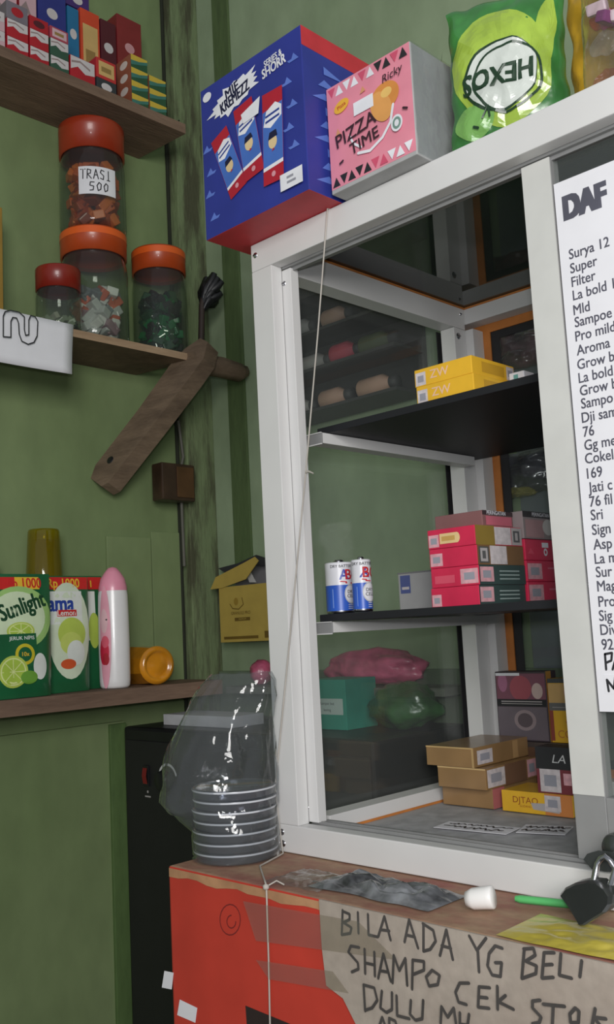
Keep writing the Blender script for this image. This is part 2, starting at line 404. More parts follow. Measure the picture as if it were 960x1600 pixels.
# screws
def screw(mb, p, n, r=.0035):
    M_ = Matrix.Translation(p) @ V(n).to_track_quat('Z', 'Y').to_matrix().to_4x4()
    mb.lathe([(0, .0016), (r*.6, .0014), (r, 0)], (0, 0, 0), STEEL, 12, M=M_)
    mb.box(-r*.7, r*.7, -.0004, .0004, .0012, .0018, BLACK, M=M_)
for px_, py_ in ((399, 399), (441, 1300), (443, 1318)):
    p = hit(px_, py_, 1, 0); b = MB(); screw(b, p, (0, -1, 0)); b.build('screw', cab)
p = hit(444, 443, 1, .0172); b = MB(); screw(b, p, (0, -1, 0), .003); b.build('screw', cab)
p = hit(480, 1262, 1, .0172); b = MB(); screw(b, p, (0, -1, 0), .003); b.build('screw', cab)
p = hit(717, 525, 0, .035); b = MB(); screw(b, p, (1, 0, 0), .005); b.build('screw', cab)
p = hit(720, 491, 0, .035); b = MB(); screw(b, p, (1, 0, 0), .0022); b.build('screw', cab)
# sliding door on the right half
SX0, SX1 = .349, .3785
b = MB(); b.box(SX0, SX1, .0185, .0325, .0318, H-.0356, GREYAL, .0008); door = b.build('sliding_door', cab)
b = MB(); F = front(SX0, SX1, .0182, .085, H-.036); b.box(SX0+.0004, SX1-.0004, .0176, .0183, .085, H-.036, mat('pale_grey_tape', (200, 200, 196), .5, var=.03)); b.build('stile_strip', door)
b = MB(); b.box(SX1, W-.034, .0185, .0325, .0318, .084, GREYAL, .0008); b.build('door_rail', door)
b = MB(); b.box(SX1, W-.034, .0240, .0262, .084, H-.0388, GLASS); b.build('door_pane', door)

# ------------------------------------------------------------------ price list taped to the door glass
PAPx0 = hit(866, 300, 1, .019).x+.0005
zt = hit(870, 287, 1, .019).z; zb = hit(948, 1112, 1, .019).z
t = thing('price_list', 'long white printed price list taped to the cabinet door glass', 'paper', (PAPx0, .019, zb))
b = MB(); b.box(PAPx0, PAPx0+.205, .0186, .0189, zb, zt, PAPER)
F = Frame(V((PAPx0, .0186, zb)), X, Z, -Y, 1, 1)
GI = mat('grey_print', (84, 84, 96), .6, var=.1)
def pline(mb, px_, py_, s, size, bold=.03, m=GI):
    p = hit(px_, py_, 1, .0186); F.k = 1; mb.txt(F, s, p.x-PAPx0, p.z-zb, size, m, bold=bold, left=True, sx=.86 if size < .02 else .72)
pline(b, 883, 328, 'DAF', .030, .13)
LINES = [(890, 399, 'Surya 12'), (892, 421, 'Super'), (894, 442, 'Filter'), (896, 463, 'La bold 1'), (897, 486, 'Mld'), (899, 505, 'Sampoe'),
         (900, 527, 'Pro mild'), (902, 549, 'Aroma 1'), (903, 571, 'Grow b'), (905, 592, 'La bold'), (907, 612, 'Grow b'), (909, 632, 'Sampo'),
         (910, 654, 'Dji sam'), (912, 676, '76'), (914, 697, 'Gg me'), (915, 718, 'Cokel'), (918, 741, '169'), (920, 763, 'Jati c'), (922, 785, '76 fil'),
         (924, 806, 'Sri'), (926, 829, 'Sign'), (928, 852, 'Asp'), (930, 874, 'La m'), (932, 895, 'Sur'), (934, 917, 'Mag'), (936, 941, 'Pro'), (937, 963, 'Sig'), (939, 985, 'Div'), (941, 1008, '92')]
for px_, py_, s in LINES:
    pline(b, px_, py_, s, .0128)
def pst(mb, F, o, ax, val, pts, wd, m):
    q = [hit(x, y, ax, val)-o for x, y in pts]
    mb.stroke(F, [((r.x if ax == 1 else r.y), r.z) for r in q], wd, m)
o = V((PAPx0, 0, zb))
for pts in ([(946, 1022), (948, 1046)], [(946, 1022), (957, 1020), (956, 1032), (947, 1036)], [(958, 1046), (966, 1018), (972, 1046)],
            [(952, 1080), (949, 1062), (960, 1076)], [(960, 1076), (962, 1058), (966, 1080)]):
    F.k = 1; F.o.y = .0182; pst(b, F, o, 1, .0182, pts, .0020, INK)
for y0, y1 in ((1019, 1048), (1054, 1084)):
    p = hit(944, y0, 1, .0186); q = hit(944, y1, 1, .0186)
    b.box(p.x, p.x+.12, .0183, .0186, q.z, p.z, PAPER)
b.build('sheet', t)

# ------------------------------------------------------------------ cartons and packs
def pack(name, label, x0, x1, y0, y1, z0, z1, m, deco=None, group=None, cat='box', mats=None, bev=.0009, yaw=0, part='body'):
    """deco(mb, Ffront, Fright) prints on the -y and +x faces"""
    b = MB(); b.box(x0, x1, y0, y1, z0, z1, m, bev, mats=mats)
    if deco: deco(b, front(x0, x1, y0, z0, z1), right(x1, y0, y1, z0, z1))
    o = tag(b.build(name), label, cat, group)
    if yaw:
        cx, cy = (x0+x1)/2, (y0+y1)/2
        o.data.transform(Matrix.Translation((cx, cy, 0)) @ Matrix.Rotation(yaw, 4, 'Z') @ Matrix.Translation((-cx, -cy, 0)))
    return o
LBL = c((205, 196, 198), .6, var=.12, scale=150)
PINKL = c((214, 160, 168), .6, var=.12, scale=150)
def stamp(b, F, a0, b0, a1, b1, m=None): b.rect(F, a0, b0, a1, b1, m or LBL); b.rect(F, a0+(a1-a0)*.2, b0+(b1-b0)*.25, a1-(a1-a0)*.2, b1-(b1-b0)*.25, c((150, 150, 160), .6, var=.25, scale=300))
# blue snack carton on the cabinet top
BX0, BX1, BY0, BY1, BZ0, BZ1 = -.021, .144, -.049, .150, .6805, .862
t = thing('snack_carton', 'large blue carton printed with noodle snack packets on the cabinet top corner', 'carton', (BX0, BY0, BZ0))
BLUE = mat('blue_print', (46, 56, 142), .45, var=.10, scale=14); RED = mat('red_card', (196, 52, 62), .5, var=.08)
LB = c((96, 122, 205), .5); CW = c((232, 232, 238), .5); DKB = c((24, 26, 60), .5)
b = MB(); b.box(BX0, BX1, BY0, BY1, BZ0, BZ1, BLUE, .001, mats={'-z': RED, '+z': RED})
F = front(BX0, BX1, BY0, BZ0, BZ1)
for a, bb, s in ((.05, .58, 1), (.08, .42, 1), (.06, .28, 1), (.10, .12, 1), (.86, .70, -1), (.90, .55, -1), (.86, .42, -1), (.9, .3, -1), (.93, .82, -1)):
    b.pg(F, [(a-.045*s, bb-.012), (a+.04*s, bb-.012), (a+.06*s, bb+.005), (a+.02*s, bb+.004), (a-.0*s, bb+.035)], LB)
b.ell(F, .075, .93, .0075, .0055, CW)
b.pg(F, [(.045, .905), (.10, .915), (.06, .925)], CW)
# starburst with the name
pts = []
rr = random.Random(3)
for i in range(30):
    a = 2*PI*i/30; k = 1 if i % 2 else (.80 + .1*rr.random())
    if i % 6 == 3: k = 1.22
    x, y = .245*k*math.cos(a), .088*k*math.sin(a); ct, st = math.cos(.20), math.sin(.20)
    pts.append((.355+x*ct-y*st*1.1, .83+x*st/1.1+y*ct))
b.pg(F, pts, CW)
b.txt(F, 'MIE', .335, .868, .017, DKB, .20, .05, .9); b.txt(F, 'KREMEZZ', .36, .812, .0185, DKB, .20, .06, .62)
b.txt(F, 'SERIES &', .745, .900, .0105, CW, .10, .04, .72); b.txt(F, 'SHORR', .750, .845, .0155, CW, .10, .05, .74)
def packet(ca, cb, hw, hh, rot):
    def q(x, y):
        x, y = x*hw, y*hh; return (ca+(x*math.cos(rot)-y*math.sin(rot))/F.w, cb+(x*math.sin(rot)+y*math.cos(rot))/F.h)
    R_ = c((176, 32, 52), .5); SK = c((70, 110, 190), .5)
    b.pg(F, [q(-1, -1), q(1, -1), q(1, 1), q(-1, 1)], R_)
    b.pg(F, [q(-.98, -.62), q(.98, -.56), q(.98, .68), q(-.98, .60)], SK)
    b.pg(F, [q(-.98, -.70), q(.98, -.64), q(.98, -.56), q(-.98, -.62)], CW)
    b.pg(F, [q(-.9, .28), q(-.2, .2), q(.9, .38), q(.9, .60), q(.3, .72), q(-.6, .60)], CW)
    for yy in (.50, .38): b.pg(F, [q(-.7, yy-.05), q(.7, yy), q(.7, yy+.05), q(-.7, yy)], c((40, 60, 140), .5))
    b.ell(F, *q(.0, -.12), hw*.42, hw*.5, c((222, 196, 150), .5)); b.pg(F, [q(-.45, -.06), q(-.3, .10), q(.35, .12), q(.48, -.02)], DKB)
    b.pg(F, [q(-.12, -.33), q(.2, -.3), q(.05, -.26)], R_)
    b.ell(F, *q(.05, -.82), hw*.2, hw*.2, c((214, 150, 160), .5))
packet(.275, .42, .0145, .042, .36); packet(.485, .49, .0155, .045, .16); packet(.72, .42, .0155, .051, -.04)
b.pg(F, [(.43, .665), (.62, .71), (.60, .61), (.45, .60)], CW)
b.rect(F, .77, .055, .97, .155, CW); b.rect(F, .83, .085, .91, .10, c((150, 150, 160), .6)); b.rect(F, .83, .115, .89, .13, c((150, 150, 160), .6))
b.build('printed_box', t)
b = MB(); F = right(BX1, BY0, BY1, BZ0, BZ1)
b.rect(F, 0, .88, 1, 1, RED)
for i in range(9): b.pg(F, [(.06+.05*(i % 3), .08+.085*i), (.22+.05*(i % 3), .09+.085*i), (.16, .13+.085*i)], LB)
b.rect(F, .20, .03, .34, .17, CW)
o = b.build('side_print', t)

# pink pizza snack box
PX0, PX1, PY0, PY1, PZ0, PZ1 = .150, .262, -.021, .048, .6805, .797
t = thing('snack_box', 'pink pizza snack box in clear film on the cabinet top rail', 'box', (PX0, PY0, PZ0))
PINK = mat('pink_print', (226, 140, 158), .45, var=.05); GRC = mat('grey_card', (172, 172, 172), .6, var=.07)
b = MB(); b.box(PX0, PX1, PY0, PY1, PZ0, PZ1, GRC, .001)
F = front(PX0, PX1, PY0, PZ0, PZ1); b.rect(F, 0.005, .035, .995, .995, PINK)
PK2 = c((206, 84, 112), .5); seq = [INK, CW, INK, CW, INK, CW, PK2, INK, CW, INK, CW, PK2, INK, CW]
for i in range(10):
    a0 = .02+i*.0955
    for (y0, y1, fl) in ((.885, .975, 0), (.05, .14, 1)):
        if (i+fl) % 2: b.pg(F, [(a0, y0), (a0+.0955, y0), (a0+.048, y1)], seq[i])
        else: b.pg(F, [(a0, y1), (a0+.048, y0), (a0+.0955, y1)], seq[i+1] if i % 4 else PK2)
b.ell(F, .70, .63, .018, .015, c((214, 140, 70), .5)); b.ell(F, .65, .56, .012, .018, c((224, 160, 90), .5), .5); b.ell(F, .72, .66, .007, .005, c((232, 190, 110), .5))
b.ell(F, .19, .76, .0105, .0065, c((232, 176, 60), .5), .25); b.txt(F, 'Pizza', .19, .76, .006, c((180, 50, 40), .5), .25, .03)
b.rect(F, .335, .60, .57, .72, CW)
b.pg(F, [(.09, .48), (.17, .50), (.13, .57)], c((214, 150, 110), .5)); b.pg(F, [(.42, .77), (.49, .78), (.455, .83)], c((214, 150, 110), .5))
b.stroke(F, [(.36, .25), (.50, .22), (.65, .28), (.75, .38), (.79, .52)], .003, CW); b.stroke(F, [(.40, .29), (.31, .36), (.27, .45)], .0025, CW)
DK = c((60, 34, 44), .5)
b.txt(F, 'PIZZA', .34, .47, .0205, DK, .14, .03, 1.0); b.txt(F, 'TIME', .44, .33, .0175, DK, .14, .03, 1.05)
b.txt(F, 'Ricky', .80, .79, .012, DK, .1, .01, shear=.2)
b.ell(F, .82, .34, .0072, .0085, CW); b.ell(F, .82, .34, .0052, .0062, c((120, 150, 140), .5)); b.ell(F, .82, .34, .0028, .0035, CW)
b.stroke(F, [(.14, .235), (.18, .25)], .0022, DK); b.stroke(F, [(.90, .44), (.945, .42)], .0022, DK)
b.build('printed_box', t)
b = MB(); n = 10
vs = []; fs = []
for j in range(n+1):
    for i in range(n+1):
        a, q = i/n, j/n
        vs.append(V((PX1+.0015+.004*noise.noise(V((a*5, q*5, 2)))**2, PY0+a*(PY1-PY0+.006), PZ0+.001+q*(PZ1-PZ0-.001))))
fs = [(j*(n+1)+i, j*(n+1)+i+1, (j+1)*(n+1)+i+1, (j+1)*(n+1)+i) for j in range(n) for i in range(n)]
b.add(vs, fs, FILM, True); b.build('film_wrap', t)

# clear tray standing behind the pink box
b = MB(); p0 = hit(588, 120, 1, .075); p1 = hit(690, 60, 1, .075)
n = 14; vs = []
for j in range(n+1):
    for i in range(n+1):
        a, q = i/n, j/n
        vs.append(V((p0.x+a*(p1.x-p0.x), .075+.012*math.sin(a*PI)+.008*noise.noise(V((a*4, q*4, 5))), .6805+q*(.165-.02*abs(math.sin(a*6))))))
b.add(vs, [(j*(n+1)+i, j*(n+1)+i+1, (j+1)*(n+1)+i+1, (j+1)*(n+1)+i) for j in range(n) for i in range(n)], FILM, True)
vs2 = [q+V((0, .02, 0)) for q in vs]; b.add(vs2, [(j*(n+1)+i, j*(n+1)+i+1, (j+1)*(n+1)+i+1, (j+1)*(n+1)+i) for j in range(n) for i in range(n)], FILM, True)
one(b, 'plastic_bag', 'empty clear plastic bag standing behind the pink box', 'bag')

# pillow bags on the cabinet top
def pillow(cx, cy, z0, wd, ht, th, yaw, lean, seed, nu=36, nv=44, crump=.006, tuck=.25):
    Mx = Matrix.Translation((cx, cy, z0)) @ Matrix.Rotation(yaw, 4, 'Z') @ Matrix.Rotation(lean, 4, 'X')
    def sf(a, q, e=0, side=-1):
        x = (a-.5)*2; y = (q-.5)*2
        prof = max(0, 1-abs(x)**2.6)**.6 * max(0, 1-abs(y)**3.0)**.6
        wv = wd*(1-tuck*(1-abs(y)**2)*.12)
        k = crump*(noise.noise(V((a*4+seed, q*5, seed)))+.5*noise.noise(V((a*11, q*12+seed, 1))))
        d_ = th/2*prof + k*min(1, prof*2) + .0004
        edge = .004*noise.noise(V((q*6, seed, 3)))
        return Mx @ V(((a-.5)*wv+edge, side*(d_+e), q*ht+.003*noise.noise(V((a*7, seed, 9)))+.003))
    return sf
def pillow_mesh(b, sf, m, nu=36, nv=44):
    for sd in (-1, 1):
        vs = [sf(i/nu, j/nv, 0, sd) for j in range(nv+1) for i in range(nu+1)]
        fs = [(j*(nu+1)+i, j*(nu+1)+i+1, (j+1)*(nu+1)+i+1, (j+1)*(nu+1)+i) for j in range(nv) for i in range(nu)]
        if sd > 0: fs = [f[::-1] for f in fs]
        b.add(vs, fs, m, True)
GREENF = mat('green_foil', (58, 122, 58), .22, var=.25, scale=25, bump=.5, bscale=45, coat=.6)
LIME = mat('lime_foil', (158, 186, 70), .22, var=.18, scale=25, bump=.5, bscale=45, coat=.6)
PALE = mat('pale_foil', (206, 212, 205), .22, var=.1, scale=25, bump=.5, bscale=45, coat=.6)
DKG = mat('dark_green_print', (34, 60, 40), .3, var=.1)
p0 = hit(700, 226, 1, -.005); p1 = hit(884, 148, 1, -.005)
sf = pillow((p0.x+p1.x)/2-.015, .034, .6800, .112, .148, .042, .42, -.04, 3.3, crump=.0035)
b = MB(); pillow_mesh(b, sf, GREENF)
F = Frame(w=.112, h=.148, fn=lambda a, q, e: sf(a, q, e+.0004)); F.step = .0003
b.ell(F, .46, .46, .047, .060, LIME, .3, 14, 40); b.ell(F, .22, .14, .020, .016, c((120, 170, 90), .25, bump=.4), 0, 6)
b.ell(F, .84, .58, .010, .044, LIME, -.15, 8)
b.ell(F, .46, .39, .0365, .0350, DKG, .4, 12, 40, .80); b.ell(F, .47, .39, .0350, .0325, PALE, .4, 14, 40)
b.ell(F, .52, .36, .034, .033, DKG, .4, 3, 40, .93)
b.txt(F, 'HEXOS', .44, .385, .0270, DKG, PI+.02, .06, .80, shear=.1)
b.stroke(F, [(.30, .13), (.34, .19), (.36, .13)], .002, DKG); b.stroke(F, [(.22, .10), (.26, .08)], .002, DKG)
one(b, 'candy_bag', 'glossy green mint candy bag standing upside down on the cabinet top', 'bag')
sf2 = pillow(p1.x-.004, .092, .6800, .070, .17, .03, .2, -.05, 8.1)
b = MB(); pillow_mesh(b, sf2, mat('yellow_foil', (218, 172, 52), .3, var=.2, bump=.4), 20, 30)
F = Frame(w=.07, h=.17, fn=lambda a, q, e: sf2(a, q, e+.0003))
for bb, m_ in ((.25, c((205, 120, 40), .3)), (.47, c((232, 200, 150), .3)), (.62, c((200, 100, 40), .3))): b.ell(F, .55, bb, .016, .012, m_, 0, 5)
one(b, 'snack_bag', 'yellow snack packet behind the green candy bag', 'bag')
sf4 = pillow(p0.x-.0, .098, .6800, .06, .17, .02, .1, -.02, 2.1)
b = MB(); pillow_mesh(b, sf4, mat('olive_foil', (170, 150, 60), .3, var=.4, bump=.4), 16, 24)
one(b, 'snack_bag', 'olive and yellow packet peeking out left behind the green candy bag', 'bag')
p2 = hit(935, 120, 1, .02)
t = thing('candy_bag', 'clear bag of pink and purple sweets at right end of the cabinet top', 'bag', (p2.x, .04, .68))
sf3 = pillow(p2.x+.036, .045, .6800, .115, .19, .06, .15, -.05, 5.5)
b = MB(); pillow_mesh(b, sf3, FILM); b.build('bag_film', t)
b = MB(); rr = random.Random(5)
cols = [c((214, 110, 150), .35), c((176, 62, 128), .35), c((230, 200, 205), .35), c((222, 150, 170), .35), c((140, 60, 120), .35), c((190, 190, 180), .35)]
for i in range(60):
    a, q = rr.uniform(.14, .86), rr.uniform(.06, .9); p = (sf3(a, q, -.012, -1)+sf3(a, q, -.012, 1))/2 + V((0, rr.uniform(-.014, .010), 0))
    R_ = Matrix.Rotation(rr.uniform(0, 3), 4, 'Z') @ Matrix.Rotation(rr.uniform(0, 3), 4, 'X')
    b.box(-.009, .009, -.006, .006, -.005, .005, rr.choice(cols), .002, M=Matrix.Translation(p) @ R_)
tag(b.build('sweets', t), None, None, None, 'stuff')

# cigarette style packs: upper shelf
ZS1, ZS2, ZF = .4632, .2502, .0147
YEL = mat('yellow_card', (228, 178, 48), .45, var=.06)
def d_y(b, F, R):
    stamp(b, F, .02, .05, .20, .80); b.txt(F, 'ZW', .44, .52, .013, c((230, 190, 160), .5), 0, .02, 1.1)
    b.rect(R, .22, .2, .75, .8, c((196, 150, 44), .5)); stamp(b, R, .80, .12, .98, .9)
pack('pack', 'yellow pack lying at the bottom of a pair on the upper glass shelf', .173, .246, .070, .152, ZS1, ZS1+.0205, YEL, d_y, 'yellow packs on the upper shelf')
pack('pack', 'yellow pack lying on top of another on the upper glass shelf', .171, .2445, .071, .150, ZS1+.0207, ZS1+.0395, YEL, d_y, 'yellow packs on the upper shelf')
p = hit(812, 592, 1, .125)
pack('pack', 'small white and teal pack beside the yellow pair on the upper shelf', p.x-.012, p.x+.006, .125, .145, ZS1, ZS1+.026, CW, lambda b, F, R: (b.rect(F, .3, 0, .6, .9, c((110, 170, 165), .5)), b.rect(R, .2, .2, .8, .8, c((224, 150, 120), .5))))
pack('pack', 'orange and yellow pack standing near the mullion on the upper shelf', p.x+.012, p.x+.045, .150, .172, ZS1, ZS1+.050, c((206, 130, 92), .5), lambda b, F, R: (b.rect(F, .45, 0, .62, 1, c((222, 176, 70), .5)), b.rect(F, .62, 0, 1, 1, c((212, 196, 196), .5))))

# middle shelf
RD = mat('crimson_card', (204, 42, 78), .42, var=.08); OLV = c((140, 116, 50), .5); DGR = c((52, 70, 68), .5); BRN = c((120, 88, 56), .5)
GRL = c((176, 170, 170), .5)
def red_deco(kind):
    def f(b, F, R):
        if kind == 0:
            stamp(b, F, .02, .08, .24, .72, PINKL); b.rect(F, .26, .22, .62, .75, c((226, 196, 140), .5)); b.ell(F, .62, .485, .004, .0055, c((226, 196, 140), .5)); b.rect(F, .30, .36, .58, .6, c((200, 160, 90), .5))
            b.rect(R, 0, 0, .40, 1, OLV); b.rect(R, .40, .04, .76, .96, LBL); b.rect(R, .77, .04, 1, .96, GRL); b.rect(R, .81, .2, .95, .8, c((90, 90, 92), .5)); b.rect(R, .85, .3, .91, .7, GRL)
        elif kind == 1:
            stamp(b, F, .02, .1, .28, .75, PINKL); b.rect(R, 0, 0, 1, 1, BRN); b.rect(R, .03, .08, .24, .92, c((80, 80, 78), .5)); b.rect(R, .06, .16, .21, .84, GRL); b.rect(R, .10, .3, .17, .7, c((90, 90, 90), .5)); b.rect(R, .26, .03, .62, .97, LBL)
        else:
            if kind == 2: stamp(b, F, .62, .1, .98, .85, PINKL); b.rect(F, .08, .2, .5, .6, c((214, 80, 104), .5))
            else: stamp(b, F, .02, .05, .22, .65, PINKL)
            b.rect(R, 0, 0, 1, 1, DGR); stamp(b, R, .02, .15, .30, .9, PINKL)
            for k in range(3): b.rect(R, .42, .25+.2*k, .86, .32+.2*k, c((150, 165, 162), .5))
    return f
x1r, x0r, y0r, y1r = .2215, .1605, .090, .177
zs = ZS2
for k, (kind, lab) in enumerate(((3, 'crimson pack at the bottom of the left stack on the middle shelf'), (2, 'crimson pack second from bottom in the left stack on the middle shelf'),
                                 (1, 'crimson pack second from top in the left stack, brown long side'), (0, 'crimson pack topmost of the left stack, olive long side and cream badge'))):
    j = (-.001, .0005, 0, -.0008)[k]
    pack('pack', lab, x0r+j, x1r+j, y0r, y1r, zs, zs+.0204, RD, red_deco(kind), 'crimson packs on the middle shelf'); zs += .0206
def red2(b, F, R): stamp(b, R, .02, .12, .36, .86, PINKL); b.rect(R, .5, .6, .8, .68, c((220, 120, 140), .5))
def red3(b, F, R): b.rect(R, .40, .62, .56, .86, CW); b.ell(R, .48, .40, .0042, .0042, CW); b.ell(R, .48, .40, .002, .002, RD); b.pg(R, [(.05, .3), (.2, .3), (.12, .6)], c((214, 80, 104), .5))
zs = ZS2
for lab, dd in (('crimson pack at the bottom of the right stack beside the mullion', red2), ('crimson pack in the middle of the right stack beside the mullion', red2), ('crimson pack on top of the right stack, white round mark', red3)):
    pack('pack', lab, .1625, .2235, .1785, .265, zs, zs+.0232, RD, dd, 'crimson packs on the middle shelf'); zs += .0234
def dkp(b, F, R): b.rect(R, 0, .72, 1, 1, c((60, 46, 50), .5)); b.txt(R, 'PERINGATAN', .45, .86, .006, CW, 0, .01); b.rect(R, .1, .1, .95, .66, c((190, 100, 116), .5))
def dkq(b, F, R): b.rect(R, 0, .78, 1, 1, c((60, 56, 58), .5)); b.txt(R, 'PERINGATAN', .45, .89, .006, CW, 0, .01); b.rect(R, .05, .05, .5, .7, c((176, 140, 142), .5)); b.ell(R, .62, .45, .012, .009, c((205, 200, 196), .5))
pack('pack', 'pack with dark warning band lying behind the top of the left stack', .1500, .2120, .118, .1765, ZS2+.0828, ZS2+.1000, c((130, 90, 90), .5), dkp)
pack('pack', 'grey pink pack with a warning picture on top of the right stack', .160, .2230, .179, .262, ZS2+.0706, ZS2+.1010, c((150, 138, 138), .5), dkq)
def gb(b, F, R): b.rect(F, .06, .45, .34, .92, c((74, 84, 130), .5)); b.rect(F, .1, .55, .3, .62, GRL); b.rect(F, 0, .96, 1, 1, c((110, 110, 112), .5))
pack('pack', 'plain grey box with a blue mark left of the crimson stack', .067, .120, .150, .215, ZS2, ZS2+.0445, c((150, 150, 150), .5), gb)
# batteries
BW = c((222, 222, 228), .35); BB = mat('battery_blue', (48, 92, 190), .35, var=.08)
def battery(label, cx, cy, R_, H_):
    t = thing('battery', label, 'battery', (cx, cy, ZS2), 'batteries on the middle shelf')
    b = MB(); n = 40; z0 = ZS2+.0004
    b.lathe([(0, 0), (R_*.95, 0), (R_, .0015), (R_, .003)], (cx, cy, z0), STEEL, n)
    b.lathe([(R_, .003), (R_, H_*.52)], (cx, cy, z0), BB, n); b.lathe([(R_, H_*.52), (R_, H_*.90)], (cx, cy, z0), BW, n)
    b.lathe([(R_, H_*.90), (R_, H_*.93), (R_*.93, H_*.945), (0, H_*.945)], (cx, cy, z0), BW, n)
    a0 = math.atan2(CP.y-cy, CP.x-cx)
    W_ = R_*2.4
    F = Frame(w=W_, h=H_, fn=lambda a, q, e: V((cx+(R_+e)*math.cos(a0+(a-.5)*W_/R_), cy+(R_+e)*math.sin(a0+(a-.5)*W_/R_), z0+q*H_)))
    b.txt(F, 'A', .64, .70, .0165, c((50, 70, 170), .4), 0, .04); b.txt(F, 'BC', .92, .70, .0165, c((196, 44, 52), .4), 0, .04)
    b.stroke(F, [(.52, .585), (.70, .575), (.68, .555), (.9, .55)], .0013, c((196, 44, 52), .4))
    b.txt(F, 'DRY BATTERY', .6, .865, .0045, INK, 0, .02)
    b.ell(F, .84, .35, .0085, .011, c((190, 190, 190), .4), 0, 4); b.ell(F, .84, .35, .0072, .0096, BW, 0, 4); b.txt(F, 'DRY', .84, .39, .0052, INK, 0, .02); b.txt(F, 'CELL', .84, .31, .0052, INK, 0, .02)
    for k in range(3): b.rect(F, .72, .08+.035*k, .9, .09+.035*k, BW)
    b.rect(F, .28, .1, .31, .45, c((120, 150, 215), .4))
    b.build('casing', t)
    b = MB(); b.lathe([(R_*.34, H_*.945), (R_*.34, H_*.985), (R_*.26, H_), (0, H_)], (cx, cy, z0), STEEL, 18); b.build('terminal', t)
q = hit(530, 950, 1, .080); battery('fat blue and white battery standing left on the middle shelf', q.x, .0835, .0164, .0615)
q = hit(567, 948, 1, .066); battery('slimmer blue and white battery standing right of the fat one', q.x, .067, .0108, .0605)

# bottom of the cabinet
KRAFT = mat('brown_glossy_card', (146, 114, 76), .35, var=.10, scale=18, coat=.3)
def kr(b, F, R):
    stamp(b, R, .06, .12, .33, .82); b.rect(R, .70, .05, .80, .95, c((176, 140, 96), .5)); b.rect(F, 0, .93, 1, 1, c((190, 160, 110), .4)); b.rect(F, .96, 0, 1, 1, c((180, 150, 104), .4))
def kr2(b, F, R):
    stamp(b, R, .03, .08, .36, .92); b.rect(R, .36, 0, .78, 1, c((112, 82, 62), .4)); stamp(b, R, .80, .1, .98, .95, PINKL); b.rect(F, 0, .93, 1, 1, c((200, 170, 120), .4))
z = ZF+.0012
pack('pack', 'brown glossy pack at the bottom of the pile on the cabinet floor', .049, .1215, .232, .330, z, z+.0235, KRAFT, lambda b, F, R: (b.rect(F, 0, .93, 1, 1, c((190, 160, 110), .4)), b.rect(R, 0, 0, .25, 1, c((186, 110, 110), .4))), 'brown packs on the cabinet floor')
z += .0238
pack('pack', 'brown glossy pack in the middle of the pile on the cabinet floor', .056, .1245, .216, .327, z, z+.0242, KRAFT, kr2, 'brown packs on the cabinet floor')
z += .0246
pack('pack', 'brown glossy pack topmost of the pile on the cabinet floor', .042, .111, .214, .332, z, z+.0230, KRAFT, kr, 'brown packs on the cabinet floor')
def yl(b, F, R):
    b.rect(F, 0, 0, .62, 1, YEL); b.txt(F, 'DJTAO', .34, .58, .010, c((150, 70, 30), .5), 0, 0, 1.1); b.txt(F, 'GUDANG', .34, .3, .0035, c((150, 70, 30), .5)); b.rect(F, .62, 0, 1, 1, c((206, 130, 70), .5)); b.pg(F, [(.42, .5), (.80, .55), (.82, .12), (.45, .2)], GRL); stamp(b, F, .62, .2, .84, .92)
pack('pack', 'yellow and orange pack lying right of the brown pile', .1335, .224, .233, .290, ZF+.0012, ZF+.0245, YEL, yl)
def la(b, F, R):
    b.rect(F, 0, 0, 1, .52, c((120, 52, 60), .5)); b.rect(F, 0, .52, 1, 1, c((44, 44, 46), .5)); b.txt(F, 'LA', .62, .74, .013, c((200, 200, 200), .5), 0, 0, 1.2, shear=.3); stamp(b, F, .08, .03, .62, .52); b.rect(F, .7, .2, .9, .45, PINKL)
q0 = hit(842, 1240, 1, .236); q1 = hit(902, 1245, 1, .236)
pack('pack', 'black and red pack standing on the yellow and orange pack', q0.x, q1.x, .236, .262, ZF+.0247, ZF+.0755, c((52, 50, 52), .5), la)
def warn(b, F, R):
    b.rect(F, .02, .60, .98, .97, c((128, 80, 96), .5)); b.ell(F, .5, .76, .016, .016, c((166, 84, 96), .5)); b.ell(F, .82, .72, .008, .010, c((200, 176, 170), .5)); b.ell(F, .15, .84, .007, .012, c((170, 110, 140), .5))
    b.rect(F, .02, .50, .98, .60, INK); b.rect(F, .1, .56, .9, .575, GRL); b.rect(F, .1, .53, .9, .54, GRL)
    b.rect(F, .02, .02, .98, .49, c((110, 100, 108), .5)); b.ell(F, .55, .30, .016, .013, c((150, 134, 138), .5)); b.ell(F, .55, .30, .011, .009, c((96, 84, 90), .5)); b.rect(F, .02, .94, .5, .98, CW)
    b.rect(R, 0, 0, .5, 1, c((190, 140, 70), .5))
pack('pack', 'upright dark pack with a warning picture behind the brown pile', .061, .136, .345, .370, .0795, .167, c((70, 60, 66), .45), warn)
pack('pack', 'low dark pack under the upright warning pack', .058, .172, .3425, .371, ZF+.0012, .0792, c((80, 70, 66), .5), lambda b, F, R: b.rect(F, .05, .1, .95, .9, c((110, 80, 60), .5)))
def yw(b, F, R):
    b.rect(F, 0, .62, 1, .92, c((208, 170, 110), .5)); b.ell(F, .7, .78, .008, .008, c((214, 150, 140), .5)); b.rect(F, 0, .50, 1, .62, c((110, 110, 108), .5)); b.rect(F, .1, .545, .95, .555, GRL); b.rect(F, .12, .03, 1, .5, YEL)
    b.rect(F, 0, .03, .12, .5, c((150, 70, 60), .5)); b.txt(F, 'A', .60, .36, .012, c((190, 90, 60), .5)); b.txt(F, 'CON', .58, .13, .0135, c((196, 120, 60), .5)); b.rect(F, 0, .93, 1, 1, c((70, 74, 76), .5))
pack('pack', 'upright yellow pack with a grey warning band right of the dark pack', .1375, .180, .346, .370, .0795, .158, YEL, yw)

